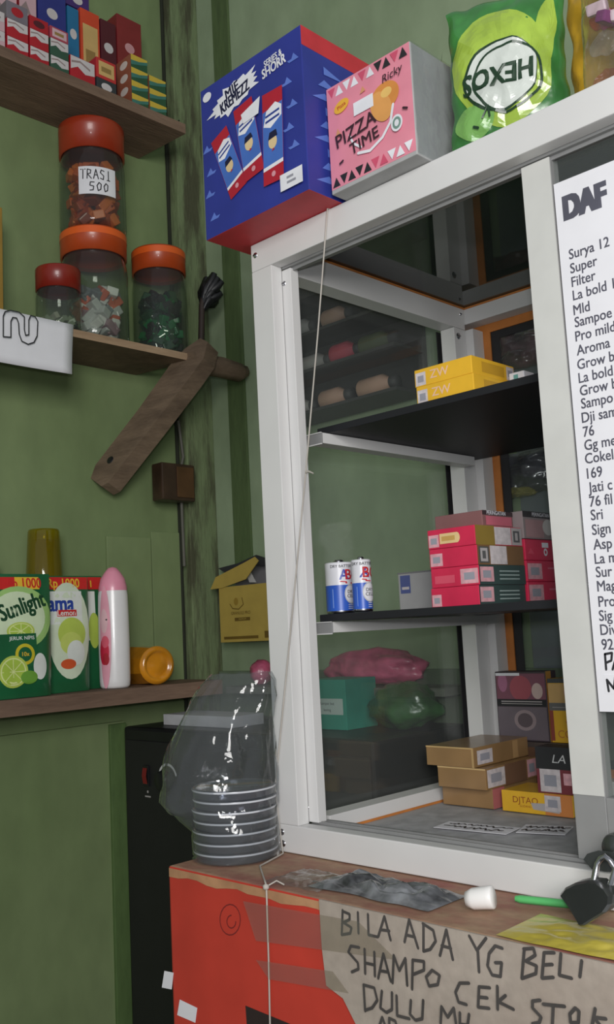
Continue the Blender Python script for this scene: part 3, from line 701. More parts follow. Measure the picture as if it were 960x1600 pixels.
# loose papers on the cabinet floor
NEWS = mat('grey_newsprint', (176, 176, 178), .75, var=.16, scale=45)
b = MB(); n = 18; vs = []
for j in range(n+1):
    for i in range(n+1):
        a, q = i/n, j/n; vs.append(V((.060+a*.25, .0475+q*.18, ZF+.0004+.0003*noise.noise(V((a*6, q*6, 2))))))
b.add(vs, [(j*(n+1)+i, j*(n+1)+i+1, (j+1)*(n+1)+i+1, (j+1)*(n+1)+i) for j in range(n) for i in range(n)], NEWS, True)
one(b, 'newspaper', 'crumpled grey newspaper lining the cabinet floor', 'paper')
def note(px_, label, seed, L_, Wd, rows, rot):
    p = hit(px_[0], px_[1], 2, ZF+.002); F = Frame(V((0, 0, 0)), V((math.cos(rot), math.sin(rot), 0)), V((-math.sin(rot), math.cos(rot), 0)), Z, L_, Wd); F.o = p-F.u*L_/2-F.v*Wd/2+Z*.0006
    b = MB(); b.prism([F(0, 0), F(1, 0), F(1, 1), F(0, 1)], (0, 0, -.0004), PAPER)
    rr = random.Random(seed); F.k = 2
    for r in range(rows):
        y = 1-(r+.6)/(rows+.2); x = .08
        while x < .9:
            dx = rr.uniform(.05, .09)
            b.stroke(F, [(x, y+rr.uniform(-.1, .1)), (x+dx*.5, y+rr.uniform(-.14, .14)), (x+dx, y+rr.uniform(-.1, .1))], .0022, INK); x += dx*rr.uniform(1.0, 1.5)
    one(b, 'note', label, 'paper')
note((745, 1294), 'white paper strip with scribbled writing on the cabinet floor', 3, .085, .034, 2, .12)
note((852, 1297), 'bold scribbled paper note near the mullion on the cabinet floor', 9, .050, .040, 2, .3)
# brown sheet and dark things behind the right door
pack('cardboard_sheet', 'tan cardboard piece standing behind the right door at the top', .435, .60, .12, .126, ZS1, H-.0400, mat('tan_card', (176, 150, 118), .7, var=.1), None, None, 'cardboard')

# ------------------------------------------------------------------ string hanging in front
b = MB()
STRz = .0012
ends = [hit(512, 326, 1, -.0022), hit(497, 520, 1, -.0022), hit(478, 738, 1, -.0022), hit(452, 1010, 1, -.0022), hit(430, 1230, 1, -.0022)]
lo = [V((ends[-1].x+.006, -.0022, .012)), V((ends[-1].x+.016, -.010, STRz)), V((.036, -.06, STRz)), V((hit(417, 1388, 1, -.108).x, -.1083, .0015)), hit(420, 1500, 1, -.1085), hit(423, 1640, 1, -.1085), hit(424, 1700, 1, -.1085)]
P = ends+lo; PP = []
for i in range(len(P)-1):
    for k in range(4): PP.append(P[i].lerp(P[i+1], k/4))
PP.append(P[-1]); PP.insert(0, V((P[0].x, .004, H+.0008)))
STR = mat('grey_string', (178, 172, 164), .8)
b.tube(PP, .0009, STR, 6)
k = ends[2]
kk_ = lo[3]
b.tube([k, k+V((.006, -.001, .000)), k+V((.012, -.001, -.003))], [.0015, .0012, .0008], STR, 6)
kk = V((lo[3].x, -.1088, .0005)); b.lathe([(0, -.003), (.003, -.0015), (.003, .0015), (0, .003)], kk, STR, 10)
b.tube([kk, kk+V((.004, .010, .004)), kk+V((.012, .012, .001))], .0008, STR, 6)
one(b, 'string', 'thin grey string hanging down the cabinet front and over the red carton', 'string')

# ------------------------------------------------------------------ red carton under the cabinet
CX0, CY0 = -.056, -.105
t = thing('carton', 'big red cardboard carton serving as the counter under the cabinet', 'carton', (CX0, CY0, -.62))
REDC = mat('red_carton_print', (192, 60, 46), .6, var=.09, scale=12)
TOPC = worn('scuffed_carton_top', (180, 150, 122), (160, 104, 94), .7, (9, 14, 9), (.42, .62))
b = MB(); b.box(CX0, .86, CY0, .47, -.6195, -.001, REDC, .003, mats={'+z': TOPC})
n = 60; vs = []
rr = random.Random(4)
for i in range(n+1):
    x = CX0+.002+(.86-CX0-.004)*i/n
    vs += [V((x, CY0-.0006, -.003)), V((x, CY0-.0006, -.009-.004*noise.noise(V((x*30, 0, 0)))-.002))]
b.add(vs, [(2*i, 2*i+1, 2*i+3, 2*i+2) for i in range(n)], mat('torn_kraft_edge', (176, 132, 96), .8, var=.2))
F = Frame(V((CX0, CY0, -.6195)), X, Z, -Y, 1, 1); o = V((CX0, 0, -.6195))
LN = c((120, 34, 32), .7)
pst(b, F, o, 1, CY0, [(360+16*math.cos(a/3), 1437+24*math.sin(a/3)) for a in range(20)], .0012, LN)
pst(b, F, o, 1, CY0, [(362+7*math.cos(a/3), 1440+10*math.sin(a/3)) for a in range(15)], .0012, LN)
q0 = hit(384, 1571, 1, CY0)-o; q1 = hit(520, 1640, 1, CY0)-o
b.pg(F, [(q0.x, q0.z), (q1.x, q0.z-.004), (q1.x, q1.z-.03), (q0.x+.002, q1.z-.03)], c((44, 32, 30), .7))
b.build('box', t)
# tan sheet with the handwritten notice
CS = CY0-.003
t = thing('cardboard_notice', 'tan cardboard notice handwritten in black marker on the red carton front', 'sign', hit(540, 1600, 1, CS))
b = MB(); tp = [(498, 1396), (700, 1414), (840, 1440), (1000, 1475), (1100, 1520), (1150, 1750), (620, 1750), (556, 1600), (536, 1560), (510, 1540), (503, 1480)]
TAN = worn('tan_cardboard', (182, 170, 158), (168, 154, 142), .7, (9, 9, 9), (.45, .7), bump=.1)
pts = []
for x, y in tp:
    q = hit(x, y, 1, CS); q.x = min(q.x, .84); q.z = min(q.z, -.0006); pts.append(q)
b.prism(pts, (0, .002, 0), TAN); b.build('sheet', t)
b = MB(); o = V((0, 0, -.7)); F = Frame(V((0, CS, -.7)), X, Z, -Y, 1, 1)
def cr(pts): return [(500+x*.4792, 1300+y*.4792) for x, y in pts]
HW = [[(75,255),(72,335)],[(75,258),(98,268),(98,285),(78,295),(104,312),(100,330),(72,335)],[(125,262),(127,330)],[(158,268),(160,335),(190,342)],
 [(192,340),(212,275),(232,352)],[(198,318),(228,322)],[(278,358),(293,285),(322,378)],[(283,335),(312,342)],[(340,300),(340,385)],[(338,298),(372,320),(380,355),(362,382),(340,388)],
 [(394,402),(415,318),(436,415)],[(400,370),(430,378)],[(490,338),(515,385),(545,345)],[(518,385),(522,455)],[(598,378),(575,370),(555,395),(550,435),(565,465),(592,470),(596,425),(575,425)],
 [(670,380),(662,475)],[(668,380),(700,378),(706,400),(675,420),(710,435),(708,460),(662,476)],[(768,392),(735,392),(728,475),(765,472)],[(732,432),(762,430)],[(790,395),(785,465),(825,475)],[(858,418),(852,470)],
 [(132,375),(105,370),(97,390),(128,425),(130,445),(108,455)],[(150,380),(152,460)],[(182,390),(184,468)],[(152,425),(184,432)],[(195,475),(212,395),(236,485)],[(200,450),(228,455)],
 [(242,490),(246,400),(264,450),(284,410),(290,498)],[(308,415),(306,510)],[(308,415),(345,420),(345,448),(310,462)],[(372,448),(352,470),(362,500),(390,495),(396,465),(372,448)],
 [(492,490),(462,490),(448,520),(458,552),(484,560)],[(560,505),(525,502),(522,568),(558,572)],[(523,535),(552,538)],[(585,500),(586,575)],[(612,530),(588,550),(638,575)],
 [(725,545),(700,548),(700,570),(728,600),(722,618),(700,622)],[(735,558),(805,565)],[(768,562),(765,625)],[(840,570),(822,590),(825,618),(850,618),(852,580),(840,570)],[(905,572),(895,626)],[(940,605),(900,600),(925,630)],
 [(150,495),(155,580)],[(150,495),(185,505),(195,545),(178,570),(155,578)],[(210,515),(205,570),(225,585),(243,575),(243,520)],[(258,530),(260,595),(300,605)],[(305,545),(302,590),(320,610),(342,605),(345,545)],
 [(402,620),(405,565),(425,600),(445,570),(452,620)],[(465,585),(465,622),(490,626),(495,590)],[(200,636),(212,600),(226,640)],[(235,603),(235,640)],[(235,603),(255,612),(262,640)]]
for s_ in HW: pst(b, F, o, 1, CS, cr(s_), .0025, mat('black_marker', (70, 66, 64), .7, var=.15))
b.build('handwriting', t)
def tape(label, pts, val, ax=1):
    b = MB(); b.prism([hit(x, y, ax, val) for x, y in pts], (0, .0002, 0), clear('sticky_tape', (246, 244, 240), .05, .15, haze=.05, bump=.5, bscale=30))
    return one(b, 'tape', label, 'tape')
tape('clear tape strip across the left edge of the tan notice', [(380, 1408), (560, 1440), (620, 1500), (400, 1470)], CS-.0012)
tape('crinkled clear tape strip low on the tan notice', [(400, 1500), (520, 1518), (545, 1552), (420, 1530)], CS-.0012)
for pts, lab in (([(257, 1517), (271, 1520), (268, 1546), (253, 1543)], 'white paper scrap sticking out at the left edge of the red carton'), ([(281, 1562), (308, 1575), (305, 1598), (277, 1586)], 'white paper scrap stuck low on the red carton front')):
    b = MB(); b.prism([hit(x, y, 1, CY0-.0008) for x, y in pts], (0, .0004, 0), PAPER); one(b, 'paper_scrap', lab, 'paper')

# ------------------------------------------------------------------ stack of clear lids in a bag
LX, LY, LR = -.021, -.041, .0450
zz = .0006
for i in range(7):
    b = MB(); r = LR*(1-.004*(i % 2)); dx, dy = random.uniform(-.0007, .0007), random.uniform(-.0007, .0007)
    b.lathe([(0, .0094), (r*.86, .0094), (r*.9, .0103), (r*.98, .0103), (r, .0090), (r*.985, .0075), (r*.97, .0015), (r*.95, 0), (r*.80, 0), (0, .0004)], (LX+dx, LY+dy, zz), LIDC, 48)
    b.lathe([(r*1.001, .0095), (r*1.006, .0085), (r*1.001, .0077)], (LX+dx, LY+dy, zz), mat('lid_rim', (196, 198, 204), .2), 48)
    one(b, 'plastic_lid', ['bottom lid of the stack of round clear lids on the red carton', 'second lid from the bottom in the bagged stack of clear lids', 'third lid from the bottom in the bagged stack of clear lids', 'middle lid of the seven in the bagged stack',
        'third lid from the top in the bagged stack of clear lids', 'second lid from the top in the bagged stack of clear lids', 'topmost round clear lid of the bagged stack'][i], 'lid', 'round clear lids on the red carton'); zz += .0105
def bag_sheet(b, rings, n, m, seed, amp):
    vs = []
    for j, (z, cx, cy, rx, ry, rot) in enumerate(rings):
        for i in range(n):
            a = 2*PI*i/n; k = 1+amp[j]*(noise.noise(V((math.cos(a)*2.2, math.sin(a)*2.2, z*16+seed)))+.6*noise.noise(V((math.cos(a)*6, math.sin(a)*6, z*40+seed))))
            x, y = rx*k*math.cos(a), ry*k*math.sin(a); vs.append(V((cx+x*math.cos(rot)-y*math.sin(rot), cy+x*math.sin(rot)+y*math.cos(rot), z+amp[j]*.02*noise.noise(V((a*3, z*20, seed))))))
    b.add(vs, [(j*n+i, j*n+(i+1) % n, (j+1)*n+(i+1) % n, (j+1)*n+i) for j in range(len(rings)-1) for i in range(n)], m, True)
b = MB(); rings = []; amp = []
ctrl = [(0.001, LX, LY, .0468, .0468), (.030, LX, LY, .0472, .0472), (.042, LX-.007, LY-.005, .054, .0472), (.058, LX-.014, LY-.010, .062, .0475), (.082, LX-.015, LY-.010, .062, .044), (.110, LX-.011, LY-.008, .057, .038), (.140, LX-.006, LY-.004, .049, .030),
        (.165, LX, LY+.004, .047, .026), (.182, LX+.008, LY+.006, .040, .018), (.194, LX+.014, LY+.006, .030, .010)]
for j in range(len(ctrl)-1):
    for k in range(5):
        f_ = k/5; q = [ctrl[j][i]*(1-f_)+ctrl[j+1][i]*f_ for i in range(5)]; rings.append((*q, math.radians(35)))
        amp.append(.010 if q[0] < .05 else .13)
rings[0] = (rings[0][0], LX, LY, .0468, .0468, 0)
bag_sheet(b, rings, 72, FILM, 4.4, amp)
one(b, 'plastic_bag', 'crinkled clear plastic bag around the stack of lids', 'bag')

# ------------------------------------------------------------------ things on the counter edge
def crumple(label, name, cat, x0, x1, y0, y1, z0, hgt, m, seed, n=26, m2=None, rot=0):
    b = MB(); vs = []; cx, cy = (x0+x1)/2, (y0+y1)/2
    for j in range(n+1):
        for i in range(n+1):
            a, q = i/n, j/n
            e = min(1, 6*min(a, 1-a))*min(1, 5*min(q, 1-q))
            z = z0+.0006+hgt*e*(.45+.9*abs(noise.noise(V((a*5+seed, q*3, seed))))+.35*noise.noise(V((a*13, q*9, seed))))
            x = x0+(x1-x0)*a; y = y0+(y1-y0)*q+.006*noise.noise(V((a*4, seed, 0)))
            X_ = cx+(x-cx)*math.cos(rot)-(y-cy)*math.sin(rot); Y_ = cy+(x-cx)*math.sin(rot)+(y-cy)*math.cos(rot)
            vs.append(V((X_, Y_, max(z, z0+.0004))))
    fs = [(j*(n+1)+i, j*(n+1)+i+1, (j+1)*(n+1)+i+1, (j+1)*(n+1)+i) for j in range(n) for i in range(n)]
    b.add(vs, fs, m, True); return one(b, name, label, cat)
crumple('crumpled black and grey plastic strip lying along the counter edge', 'plastic_wrapper', 'wrapper', .128, .268, -.085, -.030, 0, .010, mat('black_film', (112, 114, 118), .25, var=.55, scale=40, bump=.6, coat=.4), 2.2)
crumple('clear plastic scrap lying on the counter edge left of the black strip', 'plastic_wrapper', 'wrapper', .080, .150, -.095, -.040, 0, .005, FILMG, 6.1)
crumple('yellow plastic wrapper on the counter below the padlock', 'plastic_wrapper', 'wrapper', .345, .50, -.104, -.040, 0, .004, mat('yellow_film', (196, 180, 76), .3, var=.12, bump=.4, coat=.4), 9.4)
q = hit(757, 1421, 2, 0)
b = MB(); M_ = Matrix.Translation((q.x, q.y-.004, .0098)) @ Matrix.Rotation(math.radians(20), 4, 'Z') @ Matrix.Rotation(math.radians(82), 4, 'Y')
b.lathe([(0, -.012), (.006, -.012), (.0085, -.006), (.009, .006), (.0092, .010), (.0085, .011), (0, .011)], (0, 0, 0), mat('white_plastic_cap', (236, 234, 232), .35, var=.02), 28, M=M_)
one(b, 'bottle_cap', 'small white plastic cap lying beside the black plastic strip', 'cap')
p0, p1 = hit(806, 1404, 2, .004), hit(884, 1412, 2, .004)
b = MB(); d_ = (p1-p0).normalized(); e_ = p1+d_*.02
b.tube([p0, p0+d_*.004, e_], [.0024, .0034, .0034], mat('green_plastic', (92, 186, 110), .4, var=.04), 6)
b.tube([e_, e_+d_*.012], [.0028, .0006], CW, 8)
one(b, 'pen', 'bright green pen lying at the foot of the cabinet', 'pen')
# heart padlock on its hasp
hp = hit(918, 1410, 1, -.016)
t = thing('padlock', 'black heart-shaped padlock hanging from the cabinet door hasp', 'padlock', hp)
GB = mat('black_lacquer', (50, 53, 51), .28, var=.05, coat=.5)
b = MB(); Yp = -.016; hpts = [(876, 1397), (884, 1387), (900, 1379), (920, 1375), (938, 1377), (950, 1386), (958, 1398), (957, 1412), (948, 1425), (928, 1437), (914, 1446), (908, 1447), (902, 1436), (890, 1416)]
H1 = [hit(x, y, 1, -.036-.050*(y-1375)/72) for x, y in hpts]; cen = sum(H1, V((0, 0, 0)))/len(H1)
n = len(H1)
L1 = [cen+(q-cen)*.90+V((0, -.004, 0)) for q in H1]; L2 = [q.copy() for q in H1]; L3 = [q+V((0, .011, 0)) for q in H1]; L4 = [cen+(q-cen)*.9+V((0, .015, 0)) for q in H1]
vs = L1+L2+L3+L4
b.add(vs, [tuple(range(n))]+[tuple(range(3*n, 4*n))[::-1]]+[(r*n+i, (r+1)*n+i, (r+1)*n+(i+1) % n, r*n+(i+1) % n) for r in range(3) for i in range(n)], GB); b.build('lock_body', t)
b = MB(); s0 = hit(928, 1380, 1, -.034); s1 = hit(953, 1388, 1, -.038); top = hit(940, 1338, 1, -.024); Yp = -.026
b.tube([s0, V((s0.x, Yp, top.z-.006)), V(((s0.x*3+s1.x)/4, Yp, top.z-.001)), V(((s0.x+s1.x)/2, Yp, top.z+.001)), V(((s0.x+3*s1.x)/4, Yp, top.z-.002)), V((s1.x, Yp, top.z-.008)), s1], .0026, STEEL, 10); b.build('shackle', t)
t = thing('door_hasp', 'black hasp plate on the cabinet bottom rail holding the padlock', 'hasp', hit(936, 1345, 1, -.004))
b = MB(); hp2 = [(912, 1343), (918, 1334), (935, 1329), (958, 1331), (975, 1340), (985, 1355), (970, 1363), (945, 1362), (925, 1358)]
b.prism([hit(x, y, 1, -.022) for x, y in hp2], (0, .012, 0), GB); b.build('plate', t)
b = MB(); p = hit(962, 1322, 1, -.012); b.lathe([(0, -.008), (.008, -.007), (.010, -.002), (.010, .011), (0, .0115)], p, GB, 20, axis='y'); b.build('lock_barrel', t)

# ------------------------------------------------------------------ black appliance behind the carton
p = hit(193, 1139, 1, .25); DX0, DX1, DZ = p.x, -.072, .0835
t = thing('loudspeaker', 'tall black box with red rocker switch and white-ringed knob behind the carton', 'speaker', (DX0, .25, -.62))
BKD = mat('black_vinyl', (22, 22, 25), .42, var=.12)
b = MB(); b.box(DX0, DX1, .25, .470, -.6195, DZ, BKD, .006); b.build('housing', t)
b = MB(); b.box(DX0+.008, DX1-.008, .2475, .2502, -.60, DZ-.022, mat('black_panel', (30, 29, 32), .5), .001); b.build('front_panel', t)
q = hit(229, 1212, 1, .247); b = MB(); b.box(q.x-.008, q.x+.008, .2445, .2474, q.z-.017, q.z+.017, BLACK, .001)
b.add(*(lambda x, z: ([V((x-.006, .2440, z-.013)), V((x+.006, .2440, z-.013)), V((x+.006, .2415, z)), V((x-.006, .2415, z)), V((x+.006, .2440, z+.013)), V((x-.006, .2440, z+.013))], [(0, 1, 2, 3), (3, 2, 4, 5)]))(q.x, q.z), mat('red_switch', (120, 24, 28), .4)); b.build('rocker_switch', t)
q2 = hit(262, 1218, 1, .247); b = MB(); b.lathe([(.018, -.001), (.018, -.003), (.0145, -.016), (.013, -.0175), (0, -.0175)], (q2.x, .2474, q2.z), BLACK, 32, axis='y'); knob_ = b.build('knob', t)
b = MB(); F = front(q2.x-.05, q2.x+.05, .2474, q2.z-.05, q2.z+.05)
for a0, a1 in ((20, 150), (190, 225)):
    b.stroke(F, [(.5+.24*math.cos(math.radians(a)), .5+.24*math.sin(math.radians(a))) for a in range(a0, a1+1, 10)], .004, c((210, 210, 210), .5))
b.build('dial_marks', knob_)
q = hit(231, 1240, 1, .247); b = MB(); F = front(q.x-.01, q.x+.01, .2474, q.z-.01, q.z+.01); b.ell(F, .5, .65, .0022, .0022, GRL); b.rect(F, .1, .2, .9, .32, GRL)
b.build('panel_marks', t)
q0 = hit(256, 1142, 1, .29); q1 = hit(350, 1142, 1, .29); z1 = hit(262, 1118, 1, .29).z
pack('carton', 'flat white box lying on top of the black speaker', q0.x, q1.x+.02, .29, .36, DZ+.0005, z1+.002, c((196, 196, 198), .6), None, None, 'box')
# bags and boxes on the black appliance seen through the side glass
TEAL = mat('teal_card', (48, 150, 130), .5, var=.08)
q0, q1 = hit(484, 1120, 1, .33), hit(542, 1120, 1, .33)
zA, zB = hit(510, 1138, 1, .33).z, hit(510, 1062, 1, .33).z
pack('box', 'teal box with a pale label on the black speaker', q0.x, q1.x, .33, .40, DZ+.0005, max(zB, DZ+.03), TEAL, lambda b, F, R: (b.rect(F, .08, .30, .92, .62, c((190, 205, 200), .6)), b.txt(F, 'Rumput laut', .5, .52, .006, INK), b.txt(F, 'kering', .5, .39, .006, INK)))
def lump(name, label, cat, cx, cy, cz, rx, ry, rz, m, seed, amp=.25):
    b = MB(); n, k = 30, 18; vs = []
    for j in range(k+1):
        th = PI*j/k
        for i in range(n):
            a = 2*PI*i/n; d_ = V((math.sin(th)*math.cos(a), math.sin(th)*math.sin(a), math.cos(th)))
            s_ = 1+amp*noise.noise(d_*1.8+V((seed, 0, 0)))+amp*.5*noise.noise(d_*5+V((0, seed, 0)))
            q = V((cx+rx*d_.x*s_, cy+ry*d_.y*s_, cz+rz*max(d_.z*s_, -.98))); vs.append(q)
    b.add(vs, [(j*n+i, (j+1)*n+i, (j+1)*n+(i+1) % n, j*n+(i+1) % n) for j in range(k) for i in range(n)], m, True)
    return one(b, name, label, cat)
PKF = mat('pink_film', (206, 96, 128), .35, var=.3, scale=30, bump=.6, coat=.3)
q = hit(600, 1050, 1, .445); zpk = hit(600, 1072, 1, .43).z; lump('plastic_bag', 'pink plastic bag bundled on the shelf board behind the side glass', 'bag', q.x-.02, .436, zpk+.0285, .105, .034, .028, PKF, 3.1)
q = hit(412, 1042, 1, .45); lump('plastic_bag', 'small pink bag peeking out left of the cabinet post', 'bag', q.x, .445, zpk+.0225, .020, .022, .022, PKF, 7.7, .1)
q = hit(625, 1135, 1, .36); lump('plastic_bag', 'dark green bag slumped on the black speaker behind the side glass', 'bag', q.x-.0, .375, DZ+.034, .055, .036, .034, mat('dark_green_film', (46, 92, 44), .3, var=.3, bump=.6, coat=.4), 5.2)
b = MB(); zsb = hit(600, 1072, 1, .43).z; b.box(-.54, -.06, .395, .4725, zsb-.012, zsb, worn('grey_plank', (120, 124, 112), (96, 100, 88), .7, (8, 30, 30)), .001)
one(b, 'plank', 'grey plank on the back wall under the pink bags', 'plank')

# yellow open box on the back wall
q0 = hit(342, 915, 1, .44); q1 = hit(418, 915, 1, .44); zb_ = hit(345, 1004, 1, .44).z; zt_ = hit(345, 918, 1, .44).z
t = thing('carton', 'open yellow cardboard box hung on the back wall left of the cabinet', 'carton', (q0.x, .44, zb_))
YC = mat('dull_yellow_card', (186, 160, 78), .6, var=.05); GC = mat('grey_card_inside', (128, 126, 130), .8, var=.06)
xa, xb = q0.x, q1.x+.035
b = MB(); th = .0012
b.box(xa, xb, .44, .44+th, zb_, zt_, YC); b.box(xa, xb, YB-.002-th, YB-.002, zb_, hit(345, 884, 1, YB).z, GC); b.box(xa, xa+th, .44+th, YB-.003, zb_, zt_, YC); b.box(xb-th, xb, .44+th, YB-.003, zb_, zt_, YC); b.box(xa+th, xb-th, .44+th, YB-.004, zb_, zb_+th, YC)
F = front(xa, xb, .44, zb_, zt_); DY = c((112, 88, 30), .6)
b.stroke(F, [(.18, .68), (.22, .60), (.32, .58), (.40, .66), (.38, .78)], .0018, DY); b.ell(F, .28, .72, .006, .007, c((160, 130, 50), .6)); b.txt(F, 'GRANULE PRO', .35, .51, .008, DY, 0, .01); b.rect(F, .25, .37, .50, .43, DY); b.txt(F, 'PREMIUM', .375, .40, .005, YC)
b.rect(F, .06, .05, .62, .10, DY); b.rect(F, .72, .05, .82, .17, DY)
b.build('box', t)
b = MB(); b.prism([hit(x, y, 1, .4375) for x, y in ((329, 921), (346, 919), (384, 905), (404, 876), (398, 870), (380, 880), (337, 902))], (0, .0015, 0), YC); b.build('flap', t)
b = MB(); b.prism([hit(x, y, 1, .462) for x, y in ((341, 888), (372, 880), (400, 867), (416, 872), (425, 884), (395, 884), (372, 890), (350, 894))], (0, .002, 0), c((52, 52, 56), .6)); b.build('flap', t)
b = MB(); b.prism([hit(x, y, 1, .452) for x, y in ((380, 886), (386, 884), (400, 910), (390, 910))], (0, .0015, 0), c((200, 198, 196), .6)); b.build('flap', t)

# reflections in the side glass, built as dark shelving with bottles behind it
RK0, RK1 = hit(440, 560, 1, .45).x, hit(648, 560, 1, .45).x
rz0, rz1 = .598, .860
t = thing('reflection_rack', 'blurry reflection in the upper side glass, built as dark shelving behind it', 'reflection_rack', (RK0, .40, rz0))
DKW = mat('dark_reflection', (58, 57, 56), .6, var=.12)
b = MB(); b.box(RK0, RK1, .474, .4835, rz0, rz1, DKW); b.build('back_board', t)
lv = [rz0, .668, .732, .796]
for zl_ in lv:
    b = MB(); b.box(RK0, RK1, .400, .4738, zl_-.005, zl_, DKW); b.build('reflection_shelf', t)
def rbottle(label, px_, lv_i, L_, R_, m, capm, flip=1):
    y = .43; q = hit(px_, 560, 1, y); z = lv[lv_i]+R_+.0004
    t = thing('bottle', label, 'bottle', (q.x, y, lv[lv_i]), 'reflected bottles built behind the side glass')
    b = MB(); b.lathe([(0, -L_/2), (R_*.9, -L_/2), (R_, -L_/2+.003), (R_, L_/2-.012), (R_*.55, L_/2), (R_*.5, L_/2+.004)], (q.x, y, z), m, 26, axis='x'); b.build('body', t)
    b = MB(); b.lathe([(R_*.6, L_/2+.003), (R_*.6, L_/2+.016), (0, L_/2+.016)], (q.x, y, z), capm, 20, axis='x'); b.build('cap', t)
GRW = c((170, 165, 160), .4); TANB = c((186, 150, 130), .4); PKB = c((206, 70, 92), .4); ORB = c((196, 104, 58), .4); OLB = c((90, 100, 66), .4)
rbottle('reflected orange bottle built on the top level of the dark shelving', 518, 3, .036, .017, ORB, OLB)
rbottle('reflected pale bottle built left on the third level of the dark shelving', 478, 2, .034, .018, GRW, DKW)
rbottle('reflected pale pink bottle built on the third level of the dark shelving', 530, 2, .046, .018, TANB, DKW)
rbottle('reflected grey bottle built left on the second level of the dark shelving', 492, 1, .050, .016, GRW, DKW)
rbottle('reflected olive bottle built right on the second level of the dark shelving', 590, 1, .055, .017, OLB, DKW)
rbottle('reflected bright pink bottle built on the second level of the dark shelving', 540, 1, .046, .018, PKB, BLACK)
rbottle('reflected tan bottle built on the lowest level of the dark shelving', 520, 0, .050, .017, TANB, DKW)
rbottle('reflected pale tan bottle built right on the lowest level of the dark shelving', 585, 0, .060, .017, TANB, DKW)
rbottle('reflected grey bottle built at the left end of the lowest shelving level', 470, 0, .036, .015, GRW, DKW)

# slate panels added on the back wall to darken the back pane, with hanging packs
SLATE = mat('slate_panel', (124, 130, 142), .5, var=.12, scale=6, bump=.3, bscale=12)
xa = hit(752, 700, 1, .47).x; xg0 = hit(789, 750, 1, .47).x; xg1 = hit(808, 750, 1, .47).x
b = MB(); b.box(xa, xg0, .474, .4838, 0.0, .664, SLATE, .002); one(b, 'added_panel', 'narrow slate grey panel added on the wall to darken the back pane', 'added_panel')
b = MB(); b.box(xg1, .72, .474, .4838, 0.0, .664, SLATE, .002); one(b, 'added_panel', 'wide slate grey panel added on the wall to darken the back pane', 'added_panel')
def hang(label, pxs, y, wd, ht, m, seed):
    q = hit(pxs[0], pxs[1], 1, y); sfh = pillow(q.x, y, q.z-ht/2, wd, ht, .022, .15, 0, seed)
    b = MB(); pillow_mesh(b, sfh, m, 22, 26); one(b, 'snack_bag', label, 'bag', 'packets hanging behind the cabinet')
DKF = mat('dark_foil', (72, 70, 80), .2, var=.4, scale=30, bump=.7, coat=.6)
hang('dark shiny packet behind the back pane above the crimson packs', (822, 742), .447, .085, .060, DKF, 1.7)
hang('dark maroon shiny packet behind the back pane at upper shelf level', (822, 545), .447, .080, .060, mat('maroon_foil', (96, 60, 68), .2, var=.5, scale=30, bump=.7, coat=.6), 4.9)
hang('dull yellow packet behind the back pane below the dark shiny one', (812, 772), .440, .050, .014, c((140, 130, 60), .35, bump=.3), 2.9)

# ------------------------------------------------------------------ middle shelf: jars
def jar(label, px_, xj, z0, R_, ht, lidh, lidm, group='plastic jars on the middle shelf', content=None, lidtop=None):
    q = hit(px_, 500, 0, xj)
    t = thing('jar', label, 'jar', (xj, q.y, z0), group)
    c_ = (xj, q.y, z0)
    b = MB(); h0 = ht-lidh
    b.lathe([(0, .001), (R_*.86, .001), (R_*.97, .004), (R_, .012), (R_, h0*.80), (R_*.97, h0*.9), (R_*.90, h0), (R_*.90, h0+.004)], c_, JAR, 48); b.build('body', t)
    b = MB(); b.lathe([(R_*.93, h0-.002), (R_*.99, h0-.002), (R_*.99, ht-.016), (R_*1.0, ht-.015), (R_*1.0, ht-.002), (R_*.97, ht), (0, ht)], c_, lidm, 48)
    if lidtop: b.lathe([(R_*1.004, ht-.015), (R_*1.004, ht-.003)], c_, lidtop, 48)
    b.build('lid', t)
    return V(c_), h0
def fill(label, name, cat, cen, R_, h0, h1, n, cols, size, seed):
    b = MB(); rr = random.Random(seed)
    for i in range(n):
        a = rr.uniform(0, 2*PI); r = (R_-size*1.15)*math.sqrt(rr.uniform(.35, 1)); z = rr.uniform(h0, h1)
        M_ = Matrix.Translation(cen+V((r*math.cos(a), r*math.sin(a), z))) @ Matrix.Rotation(rr.uniform(0, 3), 4, 'X') @ Matrix.Rotation(rr.uniform(0, 3), 4, 'Z')
        b.box(-size*.75, size*.75, -size*.55, size*.55, -size*.4, size*.4, rr.choice(cols), size*.12, M=M_)
    return one(b, name, label, cat, None, 'stuff')
OLID = mat('orange_lid', (178, 70, 28), .35, var=.05, coat=.2); OLIDT = mat('bright_orange_lid', (226, 96, 34), .35, var=.04, coat=.2); DLID = mat('dark_red_lid', (130, 34, 22), .35, var=.05, coat=.2); RLID = mat('shaded_red_orange_lid', (156, 50, 24), .35, var=.05, coat=.2)  # tall jar's red-orange lid darkened for the shade under the top shelf
XJ = -.612; RJ = .0585
z_m = zMt+.0006
zl2 = hit(150, 372, 0, XJ).z; zl1 = hit(150, 208, 0, XJ).z
j2h = zl2-z_m
cJ, h0 = jar('clear jar with orange lid under the tall jar, silver packets inside', 149, XJ, z_m, RJ, j2h, .042, OLID, lidtop=OLIDT)
fill('silver and white sweet packets in the lower jar', 'candies', 'sweets', cJ, RJ*.96, .024, .094, 95, [c((190, 190, 190), .25), c((214, 212, 210), .3), c((150, 120, 130), .3), c((190, 100, 80), .3), c((120, 125, 130), .25)], .019, 1)
j1h = min(zl1, zTb-.002)-(z_m+j2h+.0006)
cJ, h0 = jar('tall jar with red-orange lid and paper price label stacked on another jar', 150, XJ, z_m+j2h+.0006, RJ, j1h, .055, RLID)
